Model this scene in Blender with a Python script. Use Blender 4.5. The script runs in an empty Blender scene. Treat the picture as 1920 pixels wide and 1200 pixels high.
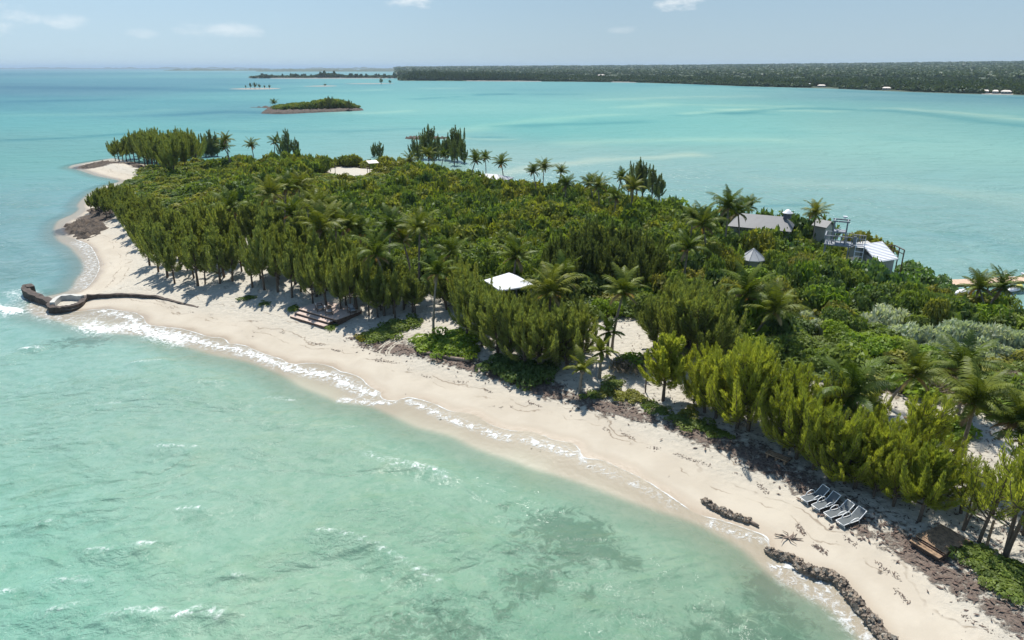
import bpy, math, random
import numpy as np
from mathutils import Vector
R = math.radians
scene = bpy.context.scene
COL = scene.collection
random.seed(7)
rng = np.random.default_rng(7)

# ------------------------------------------------------------------ camera
CAM_H, PITCH, F = 24.0, R(20.3), 1280.0          # focal length in pixels of the 1920 px wide photograph
cam = bpy.data.cameras.new('camera')
cam.lens = 24.0; cam.sensor_width = 36.0; cam.clip_start = 0.5; cam.clip_end = 90000
cam_o = bpy.data.objects.new('camera', cam); COL.objects.link(cam_o)
cam_o.location = (0, 0, CAM_H); cam_o.rotation_euler = (R(90) - PITCH, 0, 0)
scene.camera = cam_o
SP, CP = math.sin(PITCH), math.cos(PITCH)

# ------------------------------------------------------------------ sun, sky, exposure
SUN_AZ, SUN_EL = R(-8), R(60)                    # azimuth from +Y towards +X
sun = bpy.data.lights.new('sun', 'SUN'); sun.energy = 4.4; sun.angle = R(0.53); sun.color = (1.0, 0.955, 0.88)
sun_o = bpy.data.objects.new('sun', sun); COL.objects.link(sun_o)
sd = Vector((math.sin(SUN_AZ) * math.cos(SUN_EL), math.cos(SUN_AZ) * math.cos(SUN_EL), math.sin(SUN_EL)))
sun_o.rotation_euler = sd.to_track_quat('Z', 'Y').to_euler(); sun_o.location = sd * 100
scene.view_settings.view_transform = 'Standard'
scene.view_settings.look = 'None'
scene.view_settings.exposure = 0.55
scene.view_settings.gamma = 1.0
scene.view_settings.use_curve_mapping = False
scene.cycles.max_bounces = 7; scene.cycles.diffuse_bounces = 2; scene.cycles.glossy_bounces = 2
scene.cycles.transmission_bounces = 3; scene.cycles.transparent_max_bounces = 12
scene.cycles.sample_clamp_indirect = 4.0; scene.cycles.sample_clamp_direct = 12.0
scene.cycles.use_denoising = True; scene.cycles.volume_bounces = 0
scene.cycles.caustics_reflective = False; scene.cycles.caustics_refractive = False


class NT:
    """small helper for node trees"""
    def __init__(s, tree):
        s.t = tree; s.t.nodes.clear()
    def n(s, typ, **kw):
        nd = s.t.nodes.new(typ)
        for k, v in kw.items():
            setattr(nd, k, v)
        return nd
    def set(s, sock, v):
        if isinstance(v, bpy.types.NodeSocket):
            s.t.links.new(v, sock)
        elif v is not None:
            if isinstance(v, (tuple, list)) and sock.type == 'RGBA' and len(v) == 3:
                v = (*v, 1)
            sock.default_value = v
    def m(s, op, a, b=None, c=None, clamp=False):
        nd = s.n('ShaderNodeMath', operation=op, use_clamp=clamp)
        for i, v in enumerate((a, b, c)):
            if v is not None:
                s.set(nd.inputs[i], v)
        return nd.outputs[0]
    def vm(s, op, a, b=None):
        nd = s.n('ShaderNodeVectorMath', operation=op)
        s.set(nd.inputs[0], a)
        if b is not None:
            s.set(nd.inputs[1], b)
        return nd.outputs[0]
    def mix(s, f, a, b, blend='MIX'):
        nd = s.n('ShaderNodeMix', data_type='RGBA', blend_type=blend)
        s.set(nd.inputs[0], f); s.set(nd.inputs[6], a); s.set(nd.inputs[7], b)
        return nd.outputs[2]
    def mr(s, v, a, b, c=0.0, d=1.0, smooth=True):
        nd = s.n('ShaderNodeMapRange', interpolation_type='SMOOTHSTEP' if smooth else 'LINEAR')
        for i, x in enumerate((v, a, b, c, d)):
            s.set(nd.inputs[i], x)
        return nd.outputs[0]
    def noise(s, vec, scale, detail=3.0, rough=0.5, dist=0.0):
        nd = s.n('ShaderNodeTexNoise')
        s.set(nd.inputs['Vector'], vec); s.set(nd.inputs['Scale'], scale); s.set(nd.inputs['Detail'], detail)
        s.set(nd.inputs['Roughness'], rough); s.set(nd.inputs['Distortion'], dist)
        return nd.outputs[0]
    def voro(s, vec, scale, feature='F1', out=0):
        nd = s.n('ShaderNodeTexVoronoi', feature=feature)
        s.set(nd.inputs['Vector'], vec); s.set(nd.inputs['Scale'], scale)
        return nd.outputs[out]
    def attr(s, name, out='Fac'):
        nd = s.n('ShaderNodeAttribute', attribute_name=name)
        return nd.outputs[out]
    def ramp(s, f, stops):
        nd = s.n('ShaderNodeValToRGB')
        e = nd.color_ramp.elements
        while len(e) < len(stops):
            e.new(0.5)
        for el, (p, c) in zip(e, stops):
            el.position = p; el.color = (*c, 1)
        s.set(nd.inputs[0], f)
        return nd.outputs[0]
    def pos(s):
        return s.n('ShaderNodeNewGeometry').outputs['Position']
    def scalev(s, vec, sx, sy, sz):
        return s.vm('MULTIPLY', vec, (sx, sy, sz))


world = bpy.data.worlds.new('World'); scene.world = world; world.use_nodes = True
w = NT(world.node_tree)
sky = w.n('ShaderNodeTexSky', sky_type='NISHITA', sun_disc=False)
sky.sun_elevation = SUN_EL; sky.sun_rotation = SUN_AZ
sky.altitude = 10; sky.air_density = 1.0; sky.dust_density = 0.25; sky.ozone_density = 1.6
dirv = w.n('ShaderNodeTexCoord').outputs['Generated']
sep = w.n('ShaderNodeSeparateXYZ'); w.set(sep.inputs[0], dirv)
yy = w.m('MAXIMUM', sep.outputs[1], 0.05)
u_ = w.m('DIVIDE', sep.outputs[0], yy); v_ = w.m('DIVIDE', sep.outputs[2], yy)
cmb = w.n('ShaderNodeCombineXYZ'); w.set(cmb.inputs[0], u_); w.set(cmb.inputs[1], w.m('MULTIPLY', v_, 2.6))
cn = w.noise(cmb.outputs[0], 14, 6, 0.6)
cloud = None
def cloud_dir(px, py):
    x, y = (px - 960) / F, (600 - py) / F
    f, z = CP + SP * y, -SP + CP * y
    return x / f, z / f
for px, py, rw, rh, den in ((757, 4, 60, 17, 1.0), (1262, 6, 64, 17, 1.0), (415, 56, 105, 22, .42), (15, 40, 70, 34, .5),
                            (125, 40, 60, 16, .4), (265, 62, 40, 10, .25), (1165, 55, 30, 8, .25), (1740, -60, 300, 30, .8), (300, -90, 350, 40, .8)):
    cu, cv = cloud_dir(px, py); k = 1.07 / F
    a = w.m('DIVIDE', w.m('SUBTRACT', u_, cu), rw * k); b = w.m('DIVIDE', w.m('SUBTRACT', v_, cv), rh * k)
    rr = w.m('ADD', w.m('MULTIPLY', a, a), w.m('MULTIPLY', b, b))
    mk = w.m('SUBTRACT', w.m('MULTIPLY', w.m('SUBTRACT', cn, 0.5), 3.4), w.m('SUBTRACT', rr, 0.55))
    mk = w.m('MULTIPLY', w.mr(mk, 0.0, 1.1), den)
    cloud = mk if cloud is None else w.m('MAXIMUM', cloud, mk)
cloud = w.m('MULTIPLY', cloud, w.mr(sep.outputs[1], 0.05, 0.2))
el = sep.outputs[2]
pale = w.ramp(w.mr(el, 0.0, 0.30, smooth=False), [(0, (.335, .447, .515)), (.22, (.305, .427, .525)), (.55, (.25, .39, .53)), (1, (.19, .34, .53))])
glow = w.mr(w.m('ADD', w.m('MULTIPLY', sep.outputs[0], -.8), w.m('MULTIPLY', sep.outputs[1], .6)), .45, 1.0, 1.0, 1.26)
pale = w.vm('SCALE', pale); w.t.nodes[-1].inputs[3].default_value = 9.2
pale = w.mix(1.0, pale, glow, 'MULTIPLY')
skyc = w.mix(w.mr(el, .12, .75, .93, .25), sky.outputs[0], pale)
bg = w.n('ShaderNodeBackground'); w.set(bg.inputs[0], w.mix(w.m('MULTIPLY', cloud, 0.75), skyc, (8.6, 8.5, 8.3))); bg.inputs[1].default_value = 0.095
wo = w.n('ShaderNodeOutputWorld'); w.set(wo.inputs[0], bg.outputs[0])

# ------------------------------------------------------------------ helpers
def P(px, py, z=0.0):
    """point on the level z that is seen at this place of the photograph"""
    x, y = (px - 960) / F, (600 - py) / F
    down, fwd = SP - CP * y, CP + SP * y
    t = (CAM_H - z) / max(down, 1e-4)
    return (x * t, fwd * t)
def proj(x, y, z):
    x, y, dz = np.asarray(x, float), np.asarray(y, float), np.asarray(z, float) - CAM_H
    dep = y * CP - dz * SP
    up = y * SP + dz * CP
    dep = np.maximum(dep, 0.5)
    return 960 + F * x / dep, 600 - F * up / dep, dep
def cat(pts, n=5):
    pts = [np.array(p, float) for p in pts]
    out = []
    for i in range(len(pts) - 1):
        p0, p1, p2, p3 = pts[max(i - 1, 0)], pts[i], pts[i + 1], pts[min(i + 2, len(pts) - 1)]
        for k in range(n):
            t = k / n
            out.append(0.5 * (2 * p1 + (p2 - p0) * t + (2 * p0 - 5 * p1 + 4 * p2 - p3) * t * t + (3 * p1 - p0 - 3 * p2 + p3) * t ** 3))
    out.append(pts[-1])
    return np.array(out)
def poly_dist(X, Y, poly, closed):
    d2 = np.full(X.shape, 1e12); inside = np.zeros(X.shape, bool)
    M = len(poly)
    for i in range(M if closed else M - 1):
        ax, ay = poly[i]; bx, by = poly[(i + 1) % M]
        ex, ey = bx - ax, by - ay
        L = ex * ex + ey * ey
        if L < 1e-9:
            continue
        t = np.clip(((X - ax) * ex + (Y - ay) * ey) / L, 0, 1)
        d2 = np.minimum(d2, (X - ax - t * ex) ** 2 + (Y - ay - t * ey) ** 2)
        if closed:
            c = (ay > Y) != (by > Y)
            if ey:
                inside ^= c & (X < ax + (Y - ay) * ex / ey)
    d = np.sqrt(d2)
    return np.where(inside, d, -d) if closed else d
_ph = rng.uniform(0, 6.28, (64, 2)); _an = rng.uniform(0, 6.28, 64)
def fnoise(X, Y, scale, n=10, o=0):
    s = 0
    for i in range(n):
        k = (0.6 + 1.1 * (i / n)) / scale * 6.28
        a = _an[(i + o) % 64]
        s = s + np.sin(X * k * math.cos(a) + Y * k * math.sin(a) + _ph[(i + o) % 64, 0] + 1.3 * np.sin(Y * k * .5 * math.cos(a) - X * k * .5 * math.sin(a) + _ph[(i + o) % 64, 1]))
    return s / n ** .5
def sm(x, a, b):
    t = np.clip((x - a) / (b - a), 0, 1)
    return t * t * (3 - 2 * t)

def raw_mesh(name, verts, faces, mat=None, smooth=False):
    """verts (n,3), faces: (m,k) array or list of tuples"""
    me = bpy.data.meshes.new(name)
    if isinstance(faces, np.ndarray):
        m, k = faces.shape
        me.vertices.add(len(verts)); me.vertices.foreach_set('co', np.asarray(verts, np.float32).ravel())
        me.loops.add(m * k); me.loops.foreach_set('vertex_index', faces.astype(np.int32).ravel())
        me.polygons.add(m); me.polygons.foreach_set('loop_start', np.arange(0, m * k, k, dtype=np.int32))
        me.update(calc_edges=True)
    else:
        me.from_pydata([tuple(v) for v in verts], [], faces); me.update()
    if smooth:
        me.polygons.foreach_set('use_smooth', np.ones(len(me.polygons), bool))
    if mat:
        me.materials.append(mat)
    return me
def fattr(me, name, arr):
    a = me.attributes.new(name, 'FLOAT', 'POINT'); a.data.foreach_set('value', np.asarray(arr, np.float32))
def cattr(me, name, arr):
    a = me.color_attributes.new(name, 'FLOAT_COLOR', 'POINT')
    c = np.ones((len(arr), 4), np.float32); c[:, :3] = arr; a.data.foreach_set('color', c.ravel())
def add(name, me, parent=None, loc=None, rz=0.0, scale=None):
    o = bpy.data.objects.new(name, me); COL.objects.link(o)
    if parent:
        o.parent = parent
    if loc is not None:
        o.location = loc
    if rz:
        o.rotation_euler = (0, 0, rz)
    if scale is not None:
        o.scale = scale if isinstance(scale, tuple) else (scale,) * 3
    return o
def tag(o, label, cat_, group=None):
    o['label'] = label; o['category'] = cat_
    if group:
        o['group'] = group
    return o
def thing(name, label, cat_, loc, rz=0.0, group=None, scale=None, tilt=None):
    o = add(name, None, None, loc, rz, scale)
    o.empty_display_size = 0.3
    if tilt:
        o.rotation_euler = (tilt[0], tilt[1], rz)
    return tag(o, label, cat_, group)
def kind(o, k):
    o['kind'] = k
    return o

class MB:
    def __init__(s):
        s.v = []; s.f = []
    def quad(s, a, b, c, d):
        i = len(s.v); s.v += [a, b, c, d]; s.f.append((i, i + 1, i + 2, i + 3))
    def prism(s, base, top):
        """two rings of the same length -> closed solid"""
        n = len(base); i = len(s.v); s.v += list(base) + list(top)
        for k in range(n):
            s.f.append((i + k, i + (k + 1) % n, i + n + (k + 1) % n, i + n + k))
        s.f.append(tuple(i + k for k in range(n - 1, -1, -1))); s.f.append(tuple(i + n + k for k in range(n)))
    def box(s, c, size, rz=0.0):
        hx, hy, hz = size[0] / 2, size[1] / 2, size[2] / 2
        co, si = math.cos(rz), math.sin(rz)
        q = [(c[0] + x * co - y * si, c[1] + x * si + y * co) for x, y in ((-hx, -hy), (hx, -hy), (hx, hy), (-hx, hy))]
        s.prism([(x, y, c[2] - hz) for x, y in q], [(x, y, c[2] + hz) for x, y in q])
    def beam(s, p, q, w_, h_, up=(0, 0, 1)):
        p, q = Vector(p), Vector(q); d = (q - p).normalized()
        u = Vector(up)
        if abs(d.dot(u)) > .98:
            u = Vector((1, 0, 0))
        sx = d.cross(u).normalized() * (w_ / 2); sy = sx.cross(d).normalized() * (h_ / 2)
        s.prism([tuple(p + a) for a in (-sx - sy, sx - sy, sx + sy, -sx + sy)], [tuple(q + a) for a in (-sx - sy, sx - sy, sx + sy, -sx + sy)])
    def tube(s, pts, rad, n=6):
        pts = [Vector(p) for p in pts]; i0 = len(s.v)
        for k, p in enumerate(pts):
            d = (pts[min(k + 1, len(pts) - 1)] - pts[max(k - 1, 0)])
            d = d.normalized() if d.length > 1e-6 else Vector((0, 0, 1))
            a = d.cross(Vector((.31, .95, .05))).normalized(); b = d.cross(a)
            r = rad[k] if hasattr(rad, '__len__') else rad
            for j in range(n):
                t = 2 * math.pi * j / n
                s.v.append(tuple(p + (a * math.cos(t) + b * math.sin(t)) * r))
        for k in range(len(pts) - 1):
            for j in range(n):
                s.f.append((i0 + k * n + j, i0 + k * n + (j + 1) % n, i0 + (k + 1) * n + (j + 1) % n, i0 + (k + 1) * n + j))
        s.f.append(tuple(i0 + j for j in range(n - 1, -1, -1))); e = i0 + (len(pts) - 1) * n
        s.f.append(tuple(e + j for j in range(n)))
    def mesh(s, name, mat, smooth=False):
        return raw_mesh(name, s.v, s.f, mat, smooth)

def simple_mat(name, col, rough=0.7, metal=0.0, var=0.15, nscale=3.0, bump=0.0, col2=None, spec=0.5):
    m = bpy.data.materials.new(name); m.use_nodes = True
    t = NT(m.node_tree)
    tc = t.n('ShaderNodeTexCoord').outputs['Object']
    nz = t.noise(tc, nscale, 5, 0.6)
    c2 = col2 or tuple(max(0, c * (1 - var * 2.2)) for c in col)
    base = t.mix(t.mr(nz, .35, .68), col, c2)
    b = t.n('ShaderNodeBsdfPrincipled'); t.set(b.inputs['Base Color'], base)
    b.inputs['Roughness'].default_value = rough; b.inputs['Metallic'].default_value = metal
    b.inputs['Specular IOR Level'].default_value = spec
    if bump:
        bp = t.n('ShaderNodeBump'); bp.inputs['Strength'].default_value = 1; bp.inputs['Distance'].default_value = bump
        t.set(bp.inputs['Height'], t.noise(tc, nscale * 4, 4, .6)); t.set(b.inputs['Normal'], bp.outputs[0])
    o = t.n('ShaderNodeOutputMaterial'); t.set(o.inputs[0], b.outputs[0])
    return m
def leaf_mat(name, cols, trans=0.35, attr=None, gloss=0.06, tcol=(1.25, 1.3, .6)):
    m = bpy.data.materials.new(name); m.use_nodes = True
    t = NT(m.node_tree)
    rnd = t.attr(attr) if attr else t.n('ShaderNodeObjectInfo').outputs['Random']
    n = len(cols)
    base = t.ramp(rnd, [(i / max(n - 1, 1), c) for i, c in enumerate(cols)])
    p = t.pos()
    base = t.mix(t.mr(t.noise(p, 1.3, 3, .6), .3, .7, 0, 1), t.mix(1.0, base, (.72, .74, .7), 'MULTIPLY'), t.mix(1.0, base, (1.28, 1.24, 1.15), 'MULTIPLY'))
    d = t.n('ShaderNodeBsdfDiffuse'); t.set(d.inputs[0], base)
    tr = t.n('ShaderNodeBsdfTranslucent'); t.set(tr.inputs[0], t.mix(1.0, base, tcol, 'MULTIPLY'))
    g = t.n('ShaderNodeBsdfGlossy'); g.inputs['Roughness'].default_value = 0.5; g.inputs[0].default_value = (.9, .95, 1, 1)
    mx = t.n('ShaderNodeMixShader'); mx.inputs[0].default_value = trans; t.set(mx.inputs[1], d.outputs[0]); t.set(mx.inputs[2], tr.outputs[0])
    mg = t.n('ShaderNodeMixShader'); mg.inputs[0].default_value = gloss; t.set(mg.inputs[1], mx.outputs[0]); t.set(mg.inputs[2], g.outputs[0])
    o = t.n('ShaderNodeOutputMaterial'); t.set(o.inputs[0], mg.outputs[0])
    return m

# ------------------------------------------------------------------ shoreline, traced
U_PX = [(1800, 1350), (1720, 1250), (1672, 1205), (1640, 1172), (1600, 1122), (1577, 1096), (1550, 1080), (1515, 1072), (1487, 1058), (1455, 1044), (1445, 1028), (1440, 1008), (1413, 995),
        (1380, 983), (1340, 970), (1310, 962), (1280, 945), (1257, 930), (1207, 900), (1157, 878), (1133, 867), (1107, 862), (1093, 862), (1089, 850), (1081, 840), (1067, 835), (1040, 830),
        (1007, 817), (990, 813), (960, 811), (930, 803), (917, 797), (893, 783), (867, 777), (840, 772), (813, 760), (780, 750), (760, 747), (735, 752), (714, 744), (714, 736), (693, 727),
        (680, 715), (660, 706), (640, 701), (617, 690), (580, 683), (547, 683), (527, 673), (493, 663), (467, 652), (447, 647), (430, 645), (421, 637), (393, 633), (350, 620), (333, 617),
        (300, 613), (277, 609), (271, 600), (253, 592), (225, 588), (197, 584), (160, 585), (130, 586), (100, 586), (94, 576), (112, 562), (135, 553), (152, 545), (167, 537), (182, 517), (187, 497), (180, 477),
        (167, 460), (147, 451), (124, 442), (116, 430), (124, 418), (148, 405), (160, 393), (158, 383), (175, 368), (200, 355), (235, 352), (255, 347), (240, 340), (217, 334), (187, 327), (160, 318),
        (143, 315), (152, 310), (185, 304), (212, 299)]
V_PX = [(1800, 1400), (1700, 1300), (1650, 1232), (1600, 1178), (1560, 1140), (1510, 1112), (1462, 1084), (1430, 1058), (1400, 1030), (1360, 1005), (1320, 984), (1280, 968), (1240, 956), (1173, 933), (1120, 913),
        (1053, 890), (1000, 875), (960, 860), (893, 837), (853, 817), (810, 805), (780, 797), (727, 772), (690, 758), (640, 752), (617, 743), (567, 723), (547, 710), (520, 697), (467, 677), (400, 663), (333, 643), (290, 630),
        (250, 626), (200, 622), (160, 614), (110, 600), (70, 590), (55, 575), (75, 560), (105, 553), (130, 546), (140, 538), (146, 524), (160, 507), (157, 490), (143, 473), (132, 462), (112, 450), (104, 432), (112, 414), (138, 402), (150, 392),
        (148, 383), (166, 365), (195, 350), (215, 344), (225, 339), (205, 334), (180, 329), (150, 319), (132, 315), (140, 309), (180, 302), (210, 297)]
U = cat([P(*p, .12) for p in U_PX], 5); V = cat([P(*p) for p in V_PX], 5)
SIL = [(250, 285), (320, 283), (400, 284), (470, 283), (550, 284), (640, 281), (720, 289), (770, 290), (880, 308), (950, 325), (1060, 334), (1150, 344), (1240, 362), (1330, 380), (1420, 401), (1490, 411), (1560, 412),
       (1640, 449), (1700, 477), (1790, 514), (1900, 535), (2050, 560), (2350, 640)]
back = [np.array(P(*p, 4.9)) for p in SIL]
BACK = cat([p + np.array((2.6, 6.0)) for p in back], 4)
CLOSE = np.array([(95, 45), (120, 10), (110, -30), (40, -25)])
LAND_U = np.vstack([U, BACK, CLOSE]); LAND_V = np.vstack([V, BACK + np.array((.5, 1.5)), CLOSE + np.array((3, -3))])
W_PX = [(215, 420), (232, 455), (258, 495), (290, 522), (330, 540), (400, 548), (470, 558), (540, 578), (600, 620), (660, 640), (700, 655), (770, 662), (800, 668), (860, 684), (910, 700), (960, 716), (1010, 735), (1070, 752), (1130, 768),
        (1190, 782), (1250, 800), (1320, 825), (1380, 850), (1430, 878), (1490, 915), (1550, 960), (1620, 1000), (1690, 1035), (1740, 1070), (1790, 1105), (1850, 1140), (1930, 1185), (2050, 1260)]

# terrain grid: signed distances, height, zone attributes
GX0, GX1, GY0, GY1, GS = -150.0, 100.0, -10.0, 240.0, 0.5
gx = np.arange(GX0, GX1 + .01, GS); gy = np.arange(GY0, GY1 + .01, GS)
GX, GY = np.meshgrid(gx, gy)
D_U = poly_dist(GX, GY, LAND_U, True); D_V = poly_dist(GX, GY, LAND_V, True)
HZ = np.interp(D_V, [-30, -6, 0, 1.5, 4, 8, 13, 20, 35, 60], [-2.2, -.75, 0, .12, .45, 1.0, 1.55, 2.0, 2.5, 3.0])
HZ = HZ + sm(D_V, 5, 14) * (.10 * fnoise(GX, GY, 7) + .22 * fnoise(GX, GY, 26, o=20)) + sm(D_V, 2, 7) * .025 * fnoise(GX, GY, 2.2, o=33)
def gsample(A, x, y):
    fx = np.clip((np.asarray(x) - GX0) / GS, 0, len(gx) - 1.001); fy = np.clip((np.asarray(y) - GY0) / GS, 0, len(gy) - 1.001)
    i, j = fx.astype(int), fy.astype(int); a, b = fx - i, fy - j
    return A[j, i] * (1 - a) * (1 - b) + A[j, i + 1] * a * (1 - b) + A[j + 1, i] * (1 - a) * b + A[j + 1, i + 1] * a * b
def terr(x, y):
    return float(gsample(HZ, x, y))
def G(px, py, dz=0.0):
    """point on the ground seen at this place of the photograph"""
    z = 1.0
    for _ in range(14):
        x, y = P(px, py, z + dz); z = .5 * z + .5 * terr(x, y)
    x, y = P(px, py, z + dz)
    return Vector((x, y, terr(x, y)))
def PG(lst, dz=0.0):
    return np.array([G(*p, dz)[:2] for p in lst])
WL = cat(PG(W_PX), 4)
D_W = poly_dist(GX, GY, WL, False)

# ------------------------------------------------------------------ setting: ground
S_PX = [(205, 372), (300, 398), (400, 428), (500, 448), (600, 482), (700, 512), (800, 548), (870, 572), (930, 598), (1010, 600), (1060, 606), (1180, 600), (1240, 612), (1330, 640), (1400, 690), (1480, 705), (1560, 745), (1640, 745), (1700, 760), (1780, 745), (1850, 790), (1930, 800), (2100, 880)]
S_FRONT = cat(PG(S_PX), 3)
SCRUB = np.vstack([S_FRONT, np.array([(85, 30), (90, 48)]), BACK[::-1] + np.array((-1.2, -2.6))])
D_S = poly_dist(GX, GY, SCRUB, True)
LANDW = np.vstack([WL, np.array([(90, -20), (92, 48)]), BACK[::-1]])
IN_W = poly_dist(GX, GY, LANDW, True)
CLEAR = PG([(612, 316), (650, 313), (700, 317), (716, 333), (668, 336), (626, 335)])
D_CLEAR = poly_dist(GX, GY, CLEAR, True)
CLEAR2 = PG([(466, 316), (500, 314), (505, 326), (470, 328)]); D_CLEAR2 = poly_dist(GX, GY, CLEAR2, True)
FARBEACH = PG([(150, 313), (215, 301), (290, 318), (335, 332), (330, 350), (255, 352)]); D_FB = poly_dist(GX, GY, FARBEACH, True)

def ground():
    keep = D_V > -9
    idx = -np.ones(GX.shape, int); idx[keep] = np.arange(keep.sum())
    q = keep[:-1, :-1] & keep[1:, :-1] & keep[:-1, 1:] & keep[1:, 1:]
    j, i = np.nonzero(q)
    faces = np.stack([idx[j, i], idx[j, i + 1], idx[j + 1, i + 1], idx[j + 1, i]], 1)
    verts = np.stack([GX[keep], GY[keep], HZ[keep]], 1)
    m = bpy.data.materials.new('sand'); m.use_nodes = True
    t = NT(m.node_tree); p = t.pos()
    du, wr, lit, dry = t.attr('du'), t.attr('wrack'), t.attr('litter'), t.attr('dry')
    n1 = t.noise(p, .35, 5, .6); n2 = t.noise(p, 2.2, 6, .65); n3 = t.noise(p, 9, 5, .7)
    smooth_c = t.mix(t.mr(n1, .35, .65), (.475, .425, .345), (.43, .38, .305))
    dry_c = t.mix(t.mr(n2, .3, .7), (.50, .462, .39), (.43, .40, .335))
    base = t.mix(dry, smooth_c, dry_c)
    wetf = t.mr(t.m('ADD', du, t.m('MULTIPLY', t.m('SUBTRACT', n1, .5), 1.6)), -0.1, 1.1, 1, 0)
    base = t.mix(wetf, base, (.33, .27, .20))
    base = t.mix(t.mr(du, -1.2, -4.0), base, (.42, .39, .30))
    # thin drift lines left by earlier tides
    for off, wd, amp, sc in ((3.3, .05, 2.2, .22), (5.6, .05, 3.2, .17), (2.4, .03, 1.0, .4)):
        e = t.m('ABSOLUTE', t.m('SUBTRACT', t.m('ADD', du, t.m('MULTIPLY', t.m('SUBTRACT', t.noise(p, sc, 4, .6), .5), amp * 2)), off))
        ln = t.m('MULTIPLY', t.mr(e, wd * .4, wd * 2.4, 1, 0), t.mr(t.noise(p, .55, 3), .42, .6))
        base = t.mix(t.m('MULTIPLY', ln, .65), base, (.17, .125, .085))
    # grey weed stains on the dry beach
    st = t.m('MULTIPLY', t.mr(t.noise(t.scalev(p, 1, 1.0, 1), .16, 6, .65, .6), .56, .70), t.mr(du, 1.5, 4))
    base = t.mix(t.m('MULTIPLY', st, .18), base, (.42, .35, .26))
    spk = t.m('MULTIPLY', t.mr(t.noise(p, 5.5, 3, .6), .69, .74), t.m('MULTIPLY', dry, .8))
    base = t.mix(t.m('MULTIPLY', spk, .7), base, (.13, .095, .07))
    # wrack and needle litter under the trees
    wk = t.m('MULTIPLY', t.mr(t.m('ADD', wr, t.m('ADD', t.m('MULTIPLY', t.m('SUBTRACT', n2, .5), 1.8), t.m('MULTIPLY', t.m('SUBTRACT', n1, .5), 1.5))), .42, .8), .9)
    base = t.mix(wk, base, t.mix(t.mr(n3, .35, .65), (.20, .145, .115), (.085, .06, .05)))
    lk = t.mr(t.m('ADD', lit, t.m('MULTIPLY', t.m('SUBTRACT', n2, .5), 1.4)), .45, .8)
    base = t.mix(lk, base, t.mix(t.mr(n3, .3, .7), (.16, .115, .075), (.07, .06, .035)))
    rk = t.mr(t.m('ADD', t.attr('rock'), t.m('MULTIPLY', t.m('SUBTRACT', n2, .5), .8)), .4, .65)
    base = t.mix(rk, base, t.mix(t.mr(n2, .35, .65), (.10, .075, .055), (.045, .035, .03)))
    b = t.n('ShaderNodeBsdfPrincipled'); t.set(b.inputs['Base Color'], base)
    t.set(b.inputs['Roughness'], t.mr(wetf, 0, 1, .9, .38)); b.inputs['Specular IOR Level'].default_value = .25
    h = t.m('ADD', t.m('ADD', t.m('MULTIPLY', n2, .17), t.m('MULTIPLY', n3, .05)), t.m('MULTIPLY', t.voro(p, 2.1), .07))
    h = t.m('MULTIPLY', h, t.m('ADD', .12, t.m('ADD', dry, t.m('MULTIPLY', wk, .8))))
    bp = t.n('ShaderNodeBump'); bp.inputs['Distance'].default_value = 1.0; bp.inputs['Strength'].default_value = .9
    t.set(bp.inputs['Height'], h); t.set(b.inputs['Normal'], bp.outputs[0])
    o = t.n('ShaderNodeOutputMaterial'); t.set(o.inputs[0], b.outputs[0])
    me = raw_mesh('ground', verts, faces, m, True)
    fattr(me, 'du', D_U[keep])
    px, py, dep = proj(GX, GY, HZ)
    wrack = np.where(IN_W > 0, np.exp(-(D_W / 2.2) ** 2), np.exp(-(D_W / .55) ** 2)) * sm(px, 600, 740) * .86
    fattr(me, 'wrack', wrack[keep])
    lit = sm(D_S, -1.0, 3.0) * .9 + .16 * sm(IN_W, 0, 3) * sm(px, 560, 800)
    for d in (D_CLEAR, D_CLEAR2, D_FB):
        lit = lit * (1 - sm(d, -.5, 1.0))
    fattr(me, 'litter', lit[keep])
    dry = sm(D_U, 2.5, 5.5)
    fattr(me, 'dry', dry[keep])
    rock = np.zeros(GX.shape)
    for rx, ry, rr in ROCKS:
        c = G(rx, ry); rock = np.maximum(rock, np.exp(-((GX - c.x) ** 2 + (GY - c.y) ** 2) / rr ** 2))
    fattr(me, 'rock', rock[keep])
    kind(add('ground', me), 'structure')
ROCKS = [(150, 428, 4.5), (170, 415, 4.5), (185, 402, 4), (130, 430, 3), (178, 310, 5), (160, 312, 4), (200, 304, 5), (245, 306, 3.5), (265, 314, 3), (285, 321, 2.5), (305, 328, 2.2)]
ground()

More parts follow.
